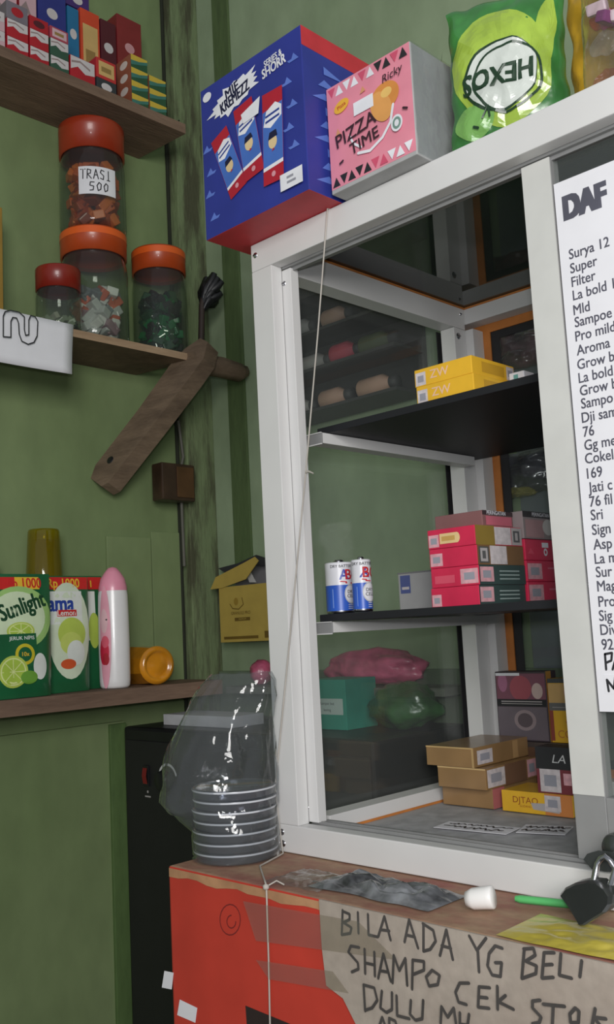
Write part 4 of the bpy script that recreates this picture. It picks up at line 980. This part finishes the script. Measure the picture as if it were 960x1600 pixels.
fill('orange wrapped shrimp paste pieces in the tall jar', 'shrimp_paste', 'food', cJ, RJ*.96, .020, .118, 150, [c((186, 80, 30), .35), c((160, 62, 26), .35), c((206, 104, 44), .35), c((132, 52, 30), .35)], .019, 2)
# paper label on the tall jar
a0 = math.atan2(CP.y-cJ.y, CP.x-cJ.x); zlb = hit(160, 312, 0, XJ+.04).z-cJ.z; zlt = hit(160, 270, 0, XJ+.04).z-cJ.z
Wl = .066; F = Frame(w=Wl, h=zlt-zlb, fn=lambda a, q, e: V((cJ.x+(RJ+.0006+e)*math.cos(a0+(a-.36)*Wl/RJ), cJ.y+(RJ+.0006+e)*math.sin(a0+(a-.36)*Wl/RJ), cJ.z+zlb+q*(zlt-zlb))))
b = MB(); b.rect(F, 0, 0, 1, 1, PAPER, 14, 1)
def hw(F, s, a, q, sw, sh, wd):
    G = {'T': [[(0, 1), (1, 1)], [(.5, 1), (.45, 0)]], 'R': [[(0, 0), (.1, 1), (.8, .9), (.7, .55), (.1, .5), (.9, 0)]], 'A': [[(0, 0), (.5, 1), (1, 0)], [(.2, .4), (.8, .4)]], 'S': [[(.9, .9), (.3, 1), (.1, .7), (.8, .4), (.7, 0), (.1, .1)]], 'I': [[(.5, 1), (.5, 0)], [(.2, 0), (.8, 0)]], '5': [[(.9, 1), (.2, 1), (.1, .6), (.8, .5), (.7, .05), (.1, 0)]], '0': [[(.5, 1), (.1, .6), (.3, 0), (.8, .2), (.9, .8), (.5, 1)]]}
    for ch in s:
        for st_ in G[ch]: b.stroke(F, [(a+x*sw*.75, q+y*sh) for x, y in st_], wd, INK)
        a += sw
hw(F, 'TRASI', .06, .55, .165, .34, .0018); hw(F, '500', .28, .12, .18, .30, .0018)
one(b, 'price_label', 'white paper label with handwriting stuck on the tall jar', 'label')
cJ, h0 = jar('low jar with dark red lid left of the stacked jars', 92, XJ+.027, z_m, .0375, hit(92, 424, 0, XJ+.027).z-z_m, .036, DLID)
fill('pale sweets lying in the low jar', 'candies', 'sweets', cJ, .036, .014, .028, 26, [c((150, 150, 135), .3), c((120, 130, 110), .3)], .010, 3)
cJ, h0 = jar('jar with orange lid holding dark green sweets near the bracket', 251, XJ-.006, z_m, .0510, hit(251, 398, 0, XJ-.006).z-z_m, .042, OLID, lidtop=OLIDT)
fill('dark green shiny sweets filling the jar near the bracket', 'candies', 'sweets', cJ, .049, .022, .118, 190, [mat('green_candy', (20, 110, 60), .15, var=.2, coat=.8), mat('dark_candy', (18, 40, 30), .15, coat=.8), mat('dark_candy_wrap', (30, 70, 44), .15, coat=.8), c((40, 42, 40), .2)], .019, 4)
# black crumpled plastic on a stick by the shelf end
q = hit(318, 470, 0, XF-.03)
t = thing('feather_duster', 'black jagged duster on a stick standing at the middle shelf end', 'duster', (q.x, q.y, zMt))
b = MB(); b.tube([(q.x, q.y-.012, zMt+.001), (q.x, q.y-.004, q.z-.01), (q.x, q.y+.004, q.z+.02)], .006, mat('dark_stick', (56, 44, 38), .6), 8); b.build('handle', t)
b = MB(); rr = random.Random(2)
for i in range(16):
    a = rr.uniform(0, 2*PI); d_ = V((math.cos(a)*.4, .45+math.sin(a)*.3, .75+rr.uniform(-.35, .2))).normalized(); s_ = V((q.x, q.y-.002, q.z-.012+rr.uniform(-.01, .02)))
    L_ = rr.uniform(.036, .060); b.tube([s_, s_+d_*L_*.6, s_+d_*L_], [.005, .0115, .006], BLACK, 5)
b.build('head', t)
# paper hung on the shelf front with an outlined character
q0 = hit(-160, 470, 0, XF+.0016); q1 = hit(108, 505, 0, XF+.0016); zlo = hit(116, 587, 0, XF+.0016).z; zhi = hit(108, 506, 0, XF+.0016).z
t = thing('paper_sign', 'white paper hung over the middle shelf edge with an outlined character', 'sign', (XF, q1.y, zlo))
b = MB(); n = 16; vs = []
for i in range(n+1):
    for j in range(7):
        f_, g = i/n, j/6; vs.append(V((XF+.002+.004*g*g*(1+.5*math.sin(f_*7)), q0.y+(q1.y-q0.y)*f_+.008*(1-g)*f_-.0, zhi+(zlo-zhi)*g)))
b.add(vs, [(i*7+j, i*7+j+1, (i+1)*7+j+1, (i+1)*7+j) for i in range(n) for j in range(6)], PAPER, True)
o = b.build('sheet', t); md = o.modifiers.new('thick', 'SOLIDIFY'); md.thickness = .0003; md.offset = -1
b = MB(); og = V((0, q0.y, zlo)); F = Frame(V((XF+.0066, q0.y, zlo)), Y, Z, X, 1, 1)
# outline of a rounded letter, traced once on the sheet
OUT = [(5, 526), (5, 494), (8, 487), (16, 485), (30, 488), (38, 495), (38, 515), (40, 524), (45, 523), (45, 500), (48, 493), (55, 495), (59, 502), (58, 525), (53, 535), (44, 538), (34, 533), (30, 522), (29, 505), (26, 497), (20, 496), (17, 502), (17, 527), (5, 526)]
pst(b, F, og, 0, XF+.0066, OUT, .0020, INK); tag(b.build('outlined_letter', t), 'black outlined character')
# narrow yellow strip at the far left
q = hit(-2, 400, 0, -.60); b = MB(); z0, z1 = hit(0, 480, 0, -.60).z, hit(0, 325, 0, -.60).z
b.box(-.603, -.597, q.y-.03, hit(3, 400, 0, -.60).y, zMt+.0006, z1, mat('yellow_strip', (150, 118, 50), .5), .001); one(b, 'ruler', 'narrow yellow strip standing at the left end of the middle shelf', 'strip')

# switch box on the corner post with its conduit
q0 = hit(234, 757, 0, XW+.03); q1 = hit(292, 757, 0, XW+.03)
zt_, zb_ = hit(262, 728, 0, XW+.03).z, hit(262, 785, 0, XW+.03).z
t = thing('switch_box', 'old dark brown switch box on the corner post below the bracket', 'switch', (XW, q0.y, zb_))
DBR = mat('dark_brown_bakelite', (60, 44, 32), .45, var=.2)
b = MB(); b.box(XW+.0285, XW+.060, q0.y+.006, q1.y-.004, zb_, zt_, DBR, .003); b.build('housing', t)
b = MB(); b.box(XW+.0602, XW+.0625, (q0.y+q1.y)/2-.004, q1.y-.008, zb_+.006, zt_-.006, mat('brown_cover', (84, 58, 34), .4, var=.15), .001); b.build('cover', t)
b = MB(); yy = hit(275, 700, 0, XW+.02).y; b.tube([(XW+.034, yy, zt_), (XW+.034, yy+.006, zt_+.02), (XW+.033, yy-.002, zt_+.09)], .003, mat('grey_cable', (90, 88, 80), .6), 8); b.build('cable', t); b = MB(); b.tube([(XW+.034, yy-.002, zb_), (XW+.033, yy, zb_-.12)], .0032, _M['grey_cable'], 8); b.build('cable', t)

# ------------------------------------------------------------------ lower shelf
z_l = zLt+.0006
def pouch(label, ya, yb, xs, ht, th, deco, seed, body):
    wd = yb-ya
    def sfp(a, q, e=0, sd=1):
        x = (a-.5)*2; prof = max(0, 1-abs(x)**3)**.7*(max(0, 1-q)**.6)*(.55+.45*min(1, q*8))
        nz = .003*noise.noise(V((a*4, q*5, seed)))*min(1, prof*2)
        return V((xs+sd*(th/2*prof+.0005+nz*.5+e), ya+wd*(a+.02*math.sin(q*3)*(a-.5)), z_l+q*ht+.003*(1-x*x)*(1 if q < .02 else 0)*-0))
    b = MB(); nu, nv = 24, 36
    for sd in (1, -1):
        vs = [sfp(i/nu, j/nv, 0, sd) for j in range(nv+1) for i in range(nu+1)]
        fs = [(j*(nu+1)+i, j*(nu+1)+i+1, (j+1)*(nu+1)+i+1, (j+1)*(nu+1)+i) for j in range(nv) for i in range(nu)]
        b.add(vs, fs if sd > 0 else [f[::-1] for f in fs], body, True)
    b.add([sfp(i/nu, 0, 0, sd) for sd in (1, -1) for i in range(nu+1)], [(i, i+nu+1, i+nu+2, i+1) for i in range(nu)], body)
    F = Frame(w=wd, h=ht, fn=lambda a, q, e: sfp(a, q, e+.0004))
    deco(b, F); return one(b, 'detergent_pouch', label, 'pouch', 'detergent pouches on the lower shelf')
PG = mat('green_pouch', (34, 100, 62), .28, var=.12, scale=14, coat=.5, bump=.15, bscale=30); LMN = c((186, 206, 92), .35); LMN2 = c((222, 232, 160), .35); YL2 = c((234, 190, 60), .35); RD2 = c((204, 44, 44), .35); CWP = c((226, 230, 224), .35)
def ywall(px_, xs): return hit(px_, 1000, 0, xs).y
def lime(b, F, a, q, r, k=1.0):
    b.ell(F, a, q, r, r*k, LMN, 0, 5); b.ell(F, a, q, r*.86, r*.86*k, LMN2, 0, 5); b.ell(F, a, q, r*.78, r*.78*k, c((172, 200, 80), .35), 0, 5)
    for i in range(4):
        an = PI*i/4; b.stroke(F, [(a-r*.75*math.cos(an)/F.w, q-r*.75*k*math.sin(an)/F.h), (a, q), (a+r*.75*math.cos(an)/F.w, q+r*.75*k*math.sin(an)/F.h)], .0012, LMN2)
xs = -.565; zt_ = hit(70, 897, 0, xs).z
def d1(b, F):
    f_ = lambda px_: (ywall(px_, xs)-yS0)/(yS1-yS0)
    g = lambda py_: (hit(40, py_, 0, xs).z-z_l)/(zt_-z_l)
    b.rect(F, .02, g(921), f_(60), g(902), YL2, 12, 2); b.rect(F, .02, g(921), f_(22), g(902), RD2, 8, 2); b.txt(F, 'Rp 1000', f_(36), g(912), .022, RD2, 0, .03, .8)
    b.ell(F, f_(26), g(965), .055, .048, c((160, 200, 120), .35), 0, 10); b.ell(F, f_(24), g(965), .046, .040, c((210, 226, 190), .35), 0, 10)
    b.txt(F, 'Sunlight', f_(31), g(948), .036, c((28, 70, 44), .4), .30, .05, .70)
    lime(b, F, f_(27), g(986), .023, .60)
    b.rect(F, .25, g(1042), f_(50), g(990), PG, 8, 6)
    b.txt(F, 'JERUK NIPIS', f_(28), g(997), .0078, CWP, 0, .02)
    b.ell(F, f_(31), g(1022), .016, .016, c((206, 190, 50), .35), 0, 4); b.ell(F, f_(31), g(1022), .011, .011, PG, 0, 4); b.txt(F, '10x', f_(31), g(1022), .009, YL2, 0, .03)
    lime(b, F, f_(12), g(1048), .024); b.ell(F, f_(54), g(1042), .012, .020, CWP, 0, 5); b.ell(F, f_(36), g(1058), .014, .010, c((110, 160, 60), .35), 0, 5)
yS0, yS1 = ywall(-52, xs), ywall(78, xs)
pouch('green dish soap pouch with lime slices at the far left of the lowest shelf', yS0, yS1, xs, zt_-z_l, .034, d1, 1.3, PG)
xs2 = -.598; zt2 = hit(110, 900, 0, xs2).z; yM0, yM1 = ywall(28, xs2), ywall(138, xs2)
def d2(b, F):
    f_ = lambda px_: (ywall(px_, xs2)-yM0)/(yM1-yM0)
    g = lambda py_: (hit(110, py_, 0, xs2).z-z_l)/(zt2-z_l)
    b.rect(F, .01, g(921), .99, g(902), RD2, 14, 2); b.txt(F, 'Rp 1000', f_(99), g(912), .021, YL2, 0, .03, .85)
    b.ell(F, f_(104), g(985), .040, .078, c((214, 226, 200), .35), 0, 10); b.rect(F, .02, g(975), f_(126), g(924), CWP, 10, 4)
    b.txt(F, 'Mama', f_(83), g(944), .036, c((44, 70, 160), .4), 0, .06, .82); b.rect(F, f_(86), g(963), f_(117), g(953), RD2, 4, 1); b.txt(F, 'Lemon', f_(101), g(958), .0125, CWP, 0, .03)
    b.ell(F, f_(108), g(990), .026, .026, LMN, 0, 6); b.ell(F, f_(106), g(1005), .020, .018, c((200, 214, 110), .35), 0, 6); b.ell(F, f_(113), g(1020), .017, .020, CWP, 0, 6); b.ell(F, f_(100), g(1037), .014, .008, c((214, 92, 50), .35), 0, 4)
pouch('green and white lemon dish soap pouch behind the lime pouch', yM0, yM1, xs2, zt2-z_l, .026, d2, 4.1, PG)
xs3 = -.628; zt3 = hit(150, 900, 0, xs3).z; yN0, yN1 = ywall(70, xs3), ywall(160, xs3)
def d3(b, F):
    f_ = lambda px_: (ywall(px_, xs3)-yN0)/(yN1-yN0)
    g = lambda py_: (hit(150, py_, 0, xs3).z-z_l)/(zt3-z_l)
    b.rect(F, .01, g(921), .99, g(902), RD2, 10, 2); b.stroke(F, [(f_(142), g(908)), (f_(142), g(917))], .0025, YL2); b.rect(F, .3, g(1000), f_(147), g(924), CWP, 4, 6); b.ell(F, f_(144), g(985), .012, .030, LMN, 0, 4)
pouch('rearmost dish soap pouch showing only a sliver beside the white bottle', yN0, yN1, xs3, zt3-z_l, .022, d3, 6.6, PG)
# lotion bottle
xb_ = -.592; q = hit(180, 1060, 0, xb_); hB = hit(180, 886, 0, xb_).z-z_l
t = thing('lotion_bottle', 'white lotion bottle with pink cap and floral label on the lowest shelf', 'bottle', (xb_, q.y, z_l))
b = MB(); rx, ry = .021, .0255; n = 40; prof = [(0, 0), (.88, 0), (.97, .004), (1, .012), (1.02, hB*.35), (1.0, hB*.6), (.97, hB*.76), (.93, hB*.80)]
ang = math.atan2(CP.y-q.y, CP.x-xb_)+PI/2
def bpt(r, a, z, e=0):
    x, y = (rx*r+e)*math.sin(a), (ry*r+e)*math.cos(a)   # flat side to the room
    return V((xb_+y*math.cos(ang)-(-x)*math.sin(ang)*-1*-1, q.y+y*math.sin(ang)+(-x)*math.cos(ang)*-1*-1, z_l+z))
vs = [bpt(r, 2*PI*k/n, z) for r, z in prof for k in range(n)]
WP = mat('white_bottle', (230, 228, 228), .3, var=.02, coat=.3)
b.add(vs, [(i*n+k, i*n+(k+1) % n, (i+1)*n+(k+1) % n, (i+1)*n+k) for i in range(len(prof)-1) for k in range(n)], WP, True); b.build('body', t)
b = MB(); F = Frame(w=.05, h=hB, fn=lambda a, s_, e: None)
import functools
camdir = (V((CP.x, CP.y, 0))-V((xb_, q.y, 0))).normalized(); lat = V((-camdir.y, camdir.x, 0))
def lab(a, s_, e):
    th = (a-.5)*2.4; r = 1.0-.06*max(0, (s_-.6))*2
    return V((xb_, q.y, z_l+s_*hB)) + lat*(.0258*r*math.sin(th)) + camdir*(.0232*r*math.cos(th)+.0012+e)
F.fn = lab
b.ell(F, .24, .42, .009, .085, c((226, 160, 176), .35), 0, 8); b.ell(F, .20, .30, .008, .022, c((196, 40, 66), .35), 0, 4); b.ell(F, .24, .38, .006, .010, c((214, 90, 110), .35), 0, 4); b.ell(F, .22, .55, .006, .02, c((220, 180, 186), .35), 0, 4)
b.ell(F, .26, .24, .005, .010, c((170, 36, 50), .35), 0, 4); b.ell(F, .3, .56, .0014, .0014, INK)
b.build('label_print', t)
b = MB(); cp = [(.94, hB*.80), (.93, hB*.83), (.80, hB*.90), (.55, hB*.95), (.30, hB*.99), (0, hB)]
vs = [V((xb_, q.y, z_l+z))+lat*(.0255*r*math.cos(2*PI*k/n))+camdir*(.021*r*math.sin(2*PI*k/n)) for r, z in cp for k in range(n)]
b.add(vs, [(i*n+k, i*n+(k+1) % n, (i+1)*n+(k+1) % n, (i+1)*n+k) for i in range(len(cp)-1) for k in range(n)], mat('pink_cap', (232, 150, 172), .35, var=.03, coat=.3), True); b.build('cap', t)
# amber glass lying on its side
AMB = mat('amber_plastic', (206, 136, 30), .18, var=.15, coat=.5)
Rg = .0350; xg_ = -.605; q = hit(233, 1018, 0, xg_)
b = MB(); ax = (V((CP.x, CP.y, 0))-V((xg_, q.y, 0))).normalized(); ax = (ax+V((.36, .36, 0))).normalized()
M_ = Matrix.Translation((xg_, q.y, z_l+Rg*.93)) @ ax.to_track_quat('Z', 'Y').to_matrix().to_4x4()
t = thing('drinking_glass', 'amber tumbler lying on its side with its base towards the room', 'glass', (xg_, q.y, z_l))
n8 = 8
b.lathe([(Rg*1.02, -.052), (Rg*.97, 0), (Rg*.93, .030)], (0, 0, 0), AMB, n8, M=M_ @ Matrix.Rotation(PI/8, 4, 'Z'), smooth=False)
b.lathe([(Rg*.93, .030), (Rg*.80, .036), (Rg*.68, .036), (Rg*.62, .030), (Rg*.50, .031), (Rg*.30, .033), (0, .033)], (0, 0, 0), AMB, 32, M=M_); b.build('tumbler', t)
# olive glass upside down behind the pouches
xo = -.648; q = hit(69, 880, 0, xo); zt_ = hit(69, 828, 0, xo).z
OLG = clear('olive_glass', (214, 202, 70), .12, .05, haze=.16, hazecol=(196, 178, 30))
t = thing('drinking_glass', 'upside-down olive yellow tumbler standing behind the pouches', 'glass', (xo, q.y, z_l))
b = MB(); zq = zt_-z_l; r1, r0 = .026, .031
zst = zq-.098
b.lathe([(r0, zst), (r0*.99, zst+.004), (r1, zq-.004), (r1*.95, zq), (0, zq)], (xo, q.y, z_l), OLG, 40); b.lathe([(r0*.92, zst+.002), (r1*.9, zq-.018), (0, zq-.018)], (xo, q.y, z_l), OLG, 40); b.build('tumbler', t)
pack('box', 'plain dark carton hidden under the olive tumbler', XW+.004+.0125, xo+.0155, q.y-.045, q.y+.045, z_l, z_l+zst-.0004, c((52, 60, 46), .6))
q = hit(-4, 880, 0, -.64); lump('bottle', 'dark bottle top at the left picture edge on the lowest shelf', 'bottle', -.64, q.y-.010, z_l+.105, .018, .022, .108, BLACK, 1.1, .05)

# ------------------------------------------------------------------ top shelf soap boxes
z_t = zTt+.0006
BOXH = .0315
def soap(label, ya, yb, xa, xb, z0, h, style, group='small boxes on the top shelf'):
    base, top_, dot = style
    b = MB(); b.box(xa, xb, ya, yb, z0, z0+h-.0005, base, .0008)
    R = right(xb, ya, yb, z0, z0+h); Fr = front(xa, xb, ya, z0, z0+h)
    if dot == 'wave':
        b.pg(R, [(.02, .45), (.3, .62), (.6, .42), (.98, .50), (.98, .97), (.02, .97)], top_)
        b.pg(R, [(.05, .70), (.4, .80), (.8, .62), (.8, .70), (.4, .88), (.05, .78)], c((150, 130, 130), .4)); b.rect(Fr, .1, .1, .9, .9, top_)
    elif dot == 'oval':
        b.ell(R, .5, .5 if h < .05 else .72, min(.011, (yb-ya)*.3), min(.010, h*.26), top_); b.ell(Fr, .5, .5, .010, min(.009, h*.22), top_)
    elif dot == 'band':
        b.pg(R, [(.0, .55), (.5, .62), (1, .85), (1, 1), (0, 1)], top_); b.pg(R, [(.0, .20), (.6, .42), (1, .62), (1, .85), (.5, .62), (0, .55)], c((66, 120, 110), .4)); b.rect(Fr, 0, 0, 1, 1, c((150, 88, 66), .4)); b.ell(Fr, .5, .45, .012, h*.3, c((214, 205, 196), .4))
    elif dot == 'panel':
        b.rect(R, .12, .15, .9, .85, top_); b.rect(R, .25, .35, .75, .6, c((150, 120, 70), .4))
    return one(b, 'soap_box', label, 'box', group)
REDS = c((172, 30, 44), .4); WHS = c((204, 196, 198), .4); GRS = c((52, 84, 68), .4); PKW = c((206, 170, 178), .4); BLS = c((46, 52, 128), .4); PUS = c((70, 44, 112), .4); CYS = c((38, 110, 156), .4); MAR = c((84, 26, 40), .4); ORS = c((206, 72, 44), .4); CRM = c((206, 170, 110), .4); BKS = c((52, 54, 60), .4); GYS = c((44, 84, 58), .4); YLS = c((206, 176, 66), .4)
XB = XF-.012
def yy(px_, py_=110): return hit(px_, py_, 0, XB).y
def col(pa, pb, items, x_off=0.0, dep=.058, z0=None, pyy=100, top=None):
    xb = XB-x_off; ya = hit(pa, pyy, 0, xb).y; yb = hit(pb, pyy, 0, xb).y; z = z0 or z_t
    if top is not None: items = [(items[0][0], hit((pa+pb)/2, top, 0, xb).z-z_t, items[0][2])]
    for lab, h, st in items:
        soap(lab, ya, yb-.0008, xb-dep, xb, z, h, st); z += h
    return z
RW, GW, PW = (REDS, WHS, 'wave'), (GRS, WHS, 'wave'), (PKW, WHS, 'wave')
col(-24, 9, [('pale pink box at the bottom left picture edge of the top shelf', .034, PW), ('pale pink box second in the leftmost visible stack', .034, PW)])
z2 = col(11, 45, [('red and white soap box at the bottom of the second stack from left', BOXH, RW), ('red and white soap box in the middle of the second stack from left', BOXH, RW), ('grey and red box topping the second stack from left', BOXH, (c((120, 112, 122), .4), REDS, 'oval'))], pyy=70)
col(47, 77, [('red and white soap box at the bottom of the third stack', BOXH, RW), ('red and white soap box in the middle of the third stack', BOXH, RW), ('plain red soap box on top of the third stack', .024, (REDS, MAR, 'oval'))], pyy=80)
col(79, 108, [('green and white soap box at the bottom of the fourth stack', BOXH, GW), ('green and white soap box in the middle of the fourth stack', BOXH, GW), ('pink box on top of the green and white stack', .022, (c((170, 66, 84), .4), PKW, 'panel'))], pyy=90)
col(110, 149, [('tall red and white box in front of the orange upright box', .048, RW)], pyy=110)
col(151, 182, [('black box with a white oval under the red and yellow box', .028, (BKS, WHS, 'oval')), ('red and yellow box on the black oval box', .038, (c((190, 50, 52), .4), CRM, 'panel'))], pyy=120)
GB_ = (GYS, YLS, 'band')
col(206, 232, [('green and yellow box at the bottom of the taller green stack', .0255, GB_), ('green and yellow box second from bottom of the taller green stack', .0255, GB_), ('green and yellow box second from top of the taller green stack', .0255, GB_), ('green and yellow box topmost of the taller green stack', .0255, GB_)], dep=.045, pyy=140)
col(234, 260, [('green and yellow box at the bottom of the shorter green stack at right end', .0255, GB_), ('green and yellow box in the middle of the shorter green stack at right end', .0255, GB_), ('green and yellow box on top of the shorter green stack at right end', .0255, GB_)], dep=.045, pyy=150)
xo_ = .0605
col(-30, 28, [('long red box in the back row at the left picture edge', 0, (c((190, 40, 60), .4), PKW, 'wave'))], xo_, .055, pyy=40, top=-20)
col(30, 58, [('dark red box standing in the back row behind the third stack', 0, (c((150, 30, 44), .4), PKW, 'wave'))], xo_, .055, pyy=40, top=-14)
col(60, 104, [('tall blue box with a white oval in the back row', 0, (BLS, WHS, 'oval'))], xo_, .055, pyy=40, top=-26)
col(106, 124, [('slim cyan blue box in the back row', 0, (CYS, WHS, 'oval'))], xo_, .055, pyy=50, top=12)
col(126, 156, [('tall orange and cream box in the back row', 0, (ORS, CRM, 'panel'))], xo_, .055, pyy=50, top=18)
col(158, 182, [('dark maroon box with a white oval in the back row', 0, (MAR, WHS, 'oval'))], xo_, .055, pyy=70, top=34)
col(184, 222, [('large dark red box at the right end of the back row', 0, (c((130, 40, 44), .4), c((206, 150, 156), .4), 'oval'))], xo_, .055, pyy=80, top=30)
q = hit(115, 12, 0, XB-xo_); zz_ = q.z; ya = hit(107, 40, 0, XB-xo_).y
soap('purple box with a pale oval lying high on the cyan box', ya, ya+.050, XB-xo_-.05, XB-xo_-.008, hit(140, 18, 0, XB-xo_).z+.0006, .034, (PUS, WHS, 'oval'))

# nail in the top shelf tip
b = MB(); q = hit(270, 182, 0, XF-.03); b.tube([(q.x, q.y, zTt-.001), (q.x+.004, q.y+.012, zTt+.022)], .0016, BLACK, 6); one(b, 'nail', 'bent dark nail sticking up near the end of the top shelf', 'nail')

# ------------------------------------------------------------------ put each Empty at the base of its thing
for o, base in _roots:
    o.location = base
    for ch in list(o.children_recursive): ch.data.transform(Matrix.Translation(-base))
# meshes standing at top level get an origin at their own base
for o in list(COL.objects):
    if o.type == 'MESH' and o.parent is None and len(o.data.vertices):
        xs_ = [v.co for v in o.data.vertices]
        ctr = V((sum(v.x for v in xs_)/len(xs_), sum(v.y for v in xs_)/len(xs_), min(v.z for v in xs_)))
        o.data.transform(Matrix.Translation(-ctr)); o.location = ctr
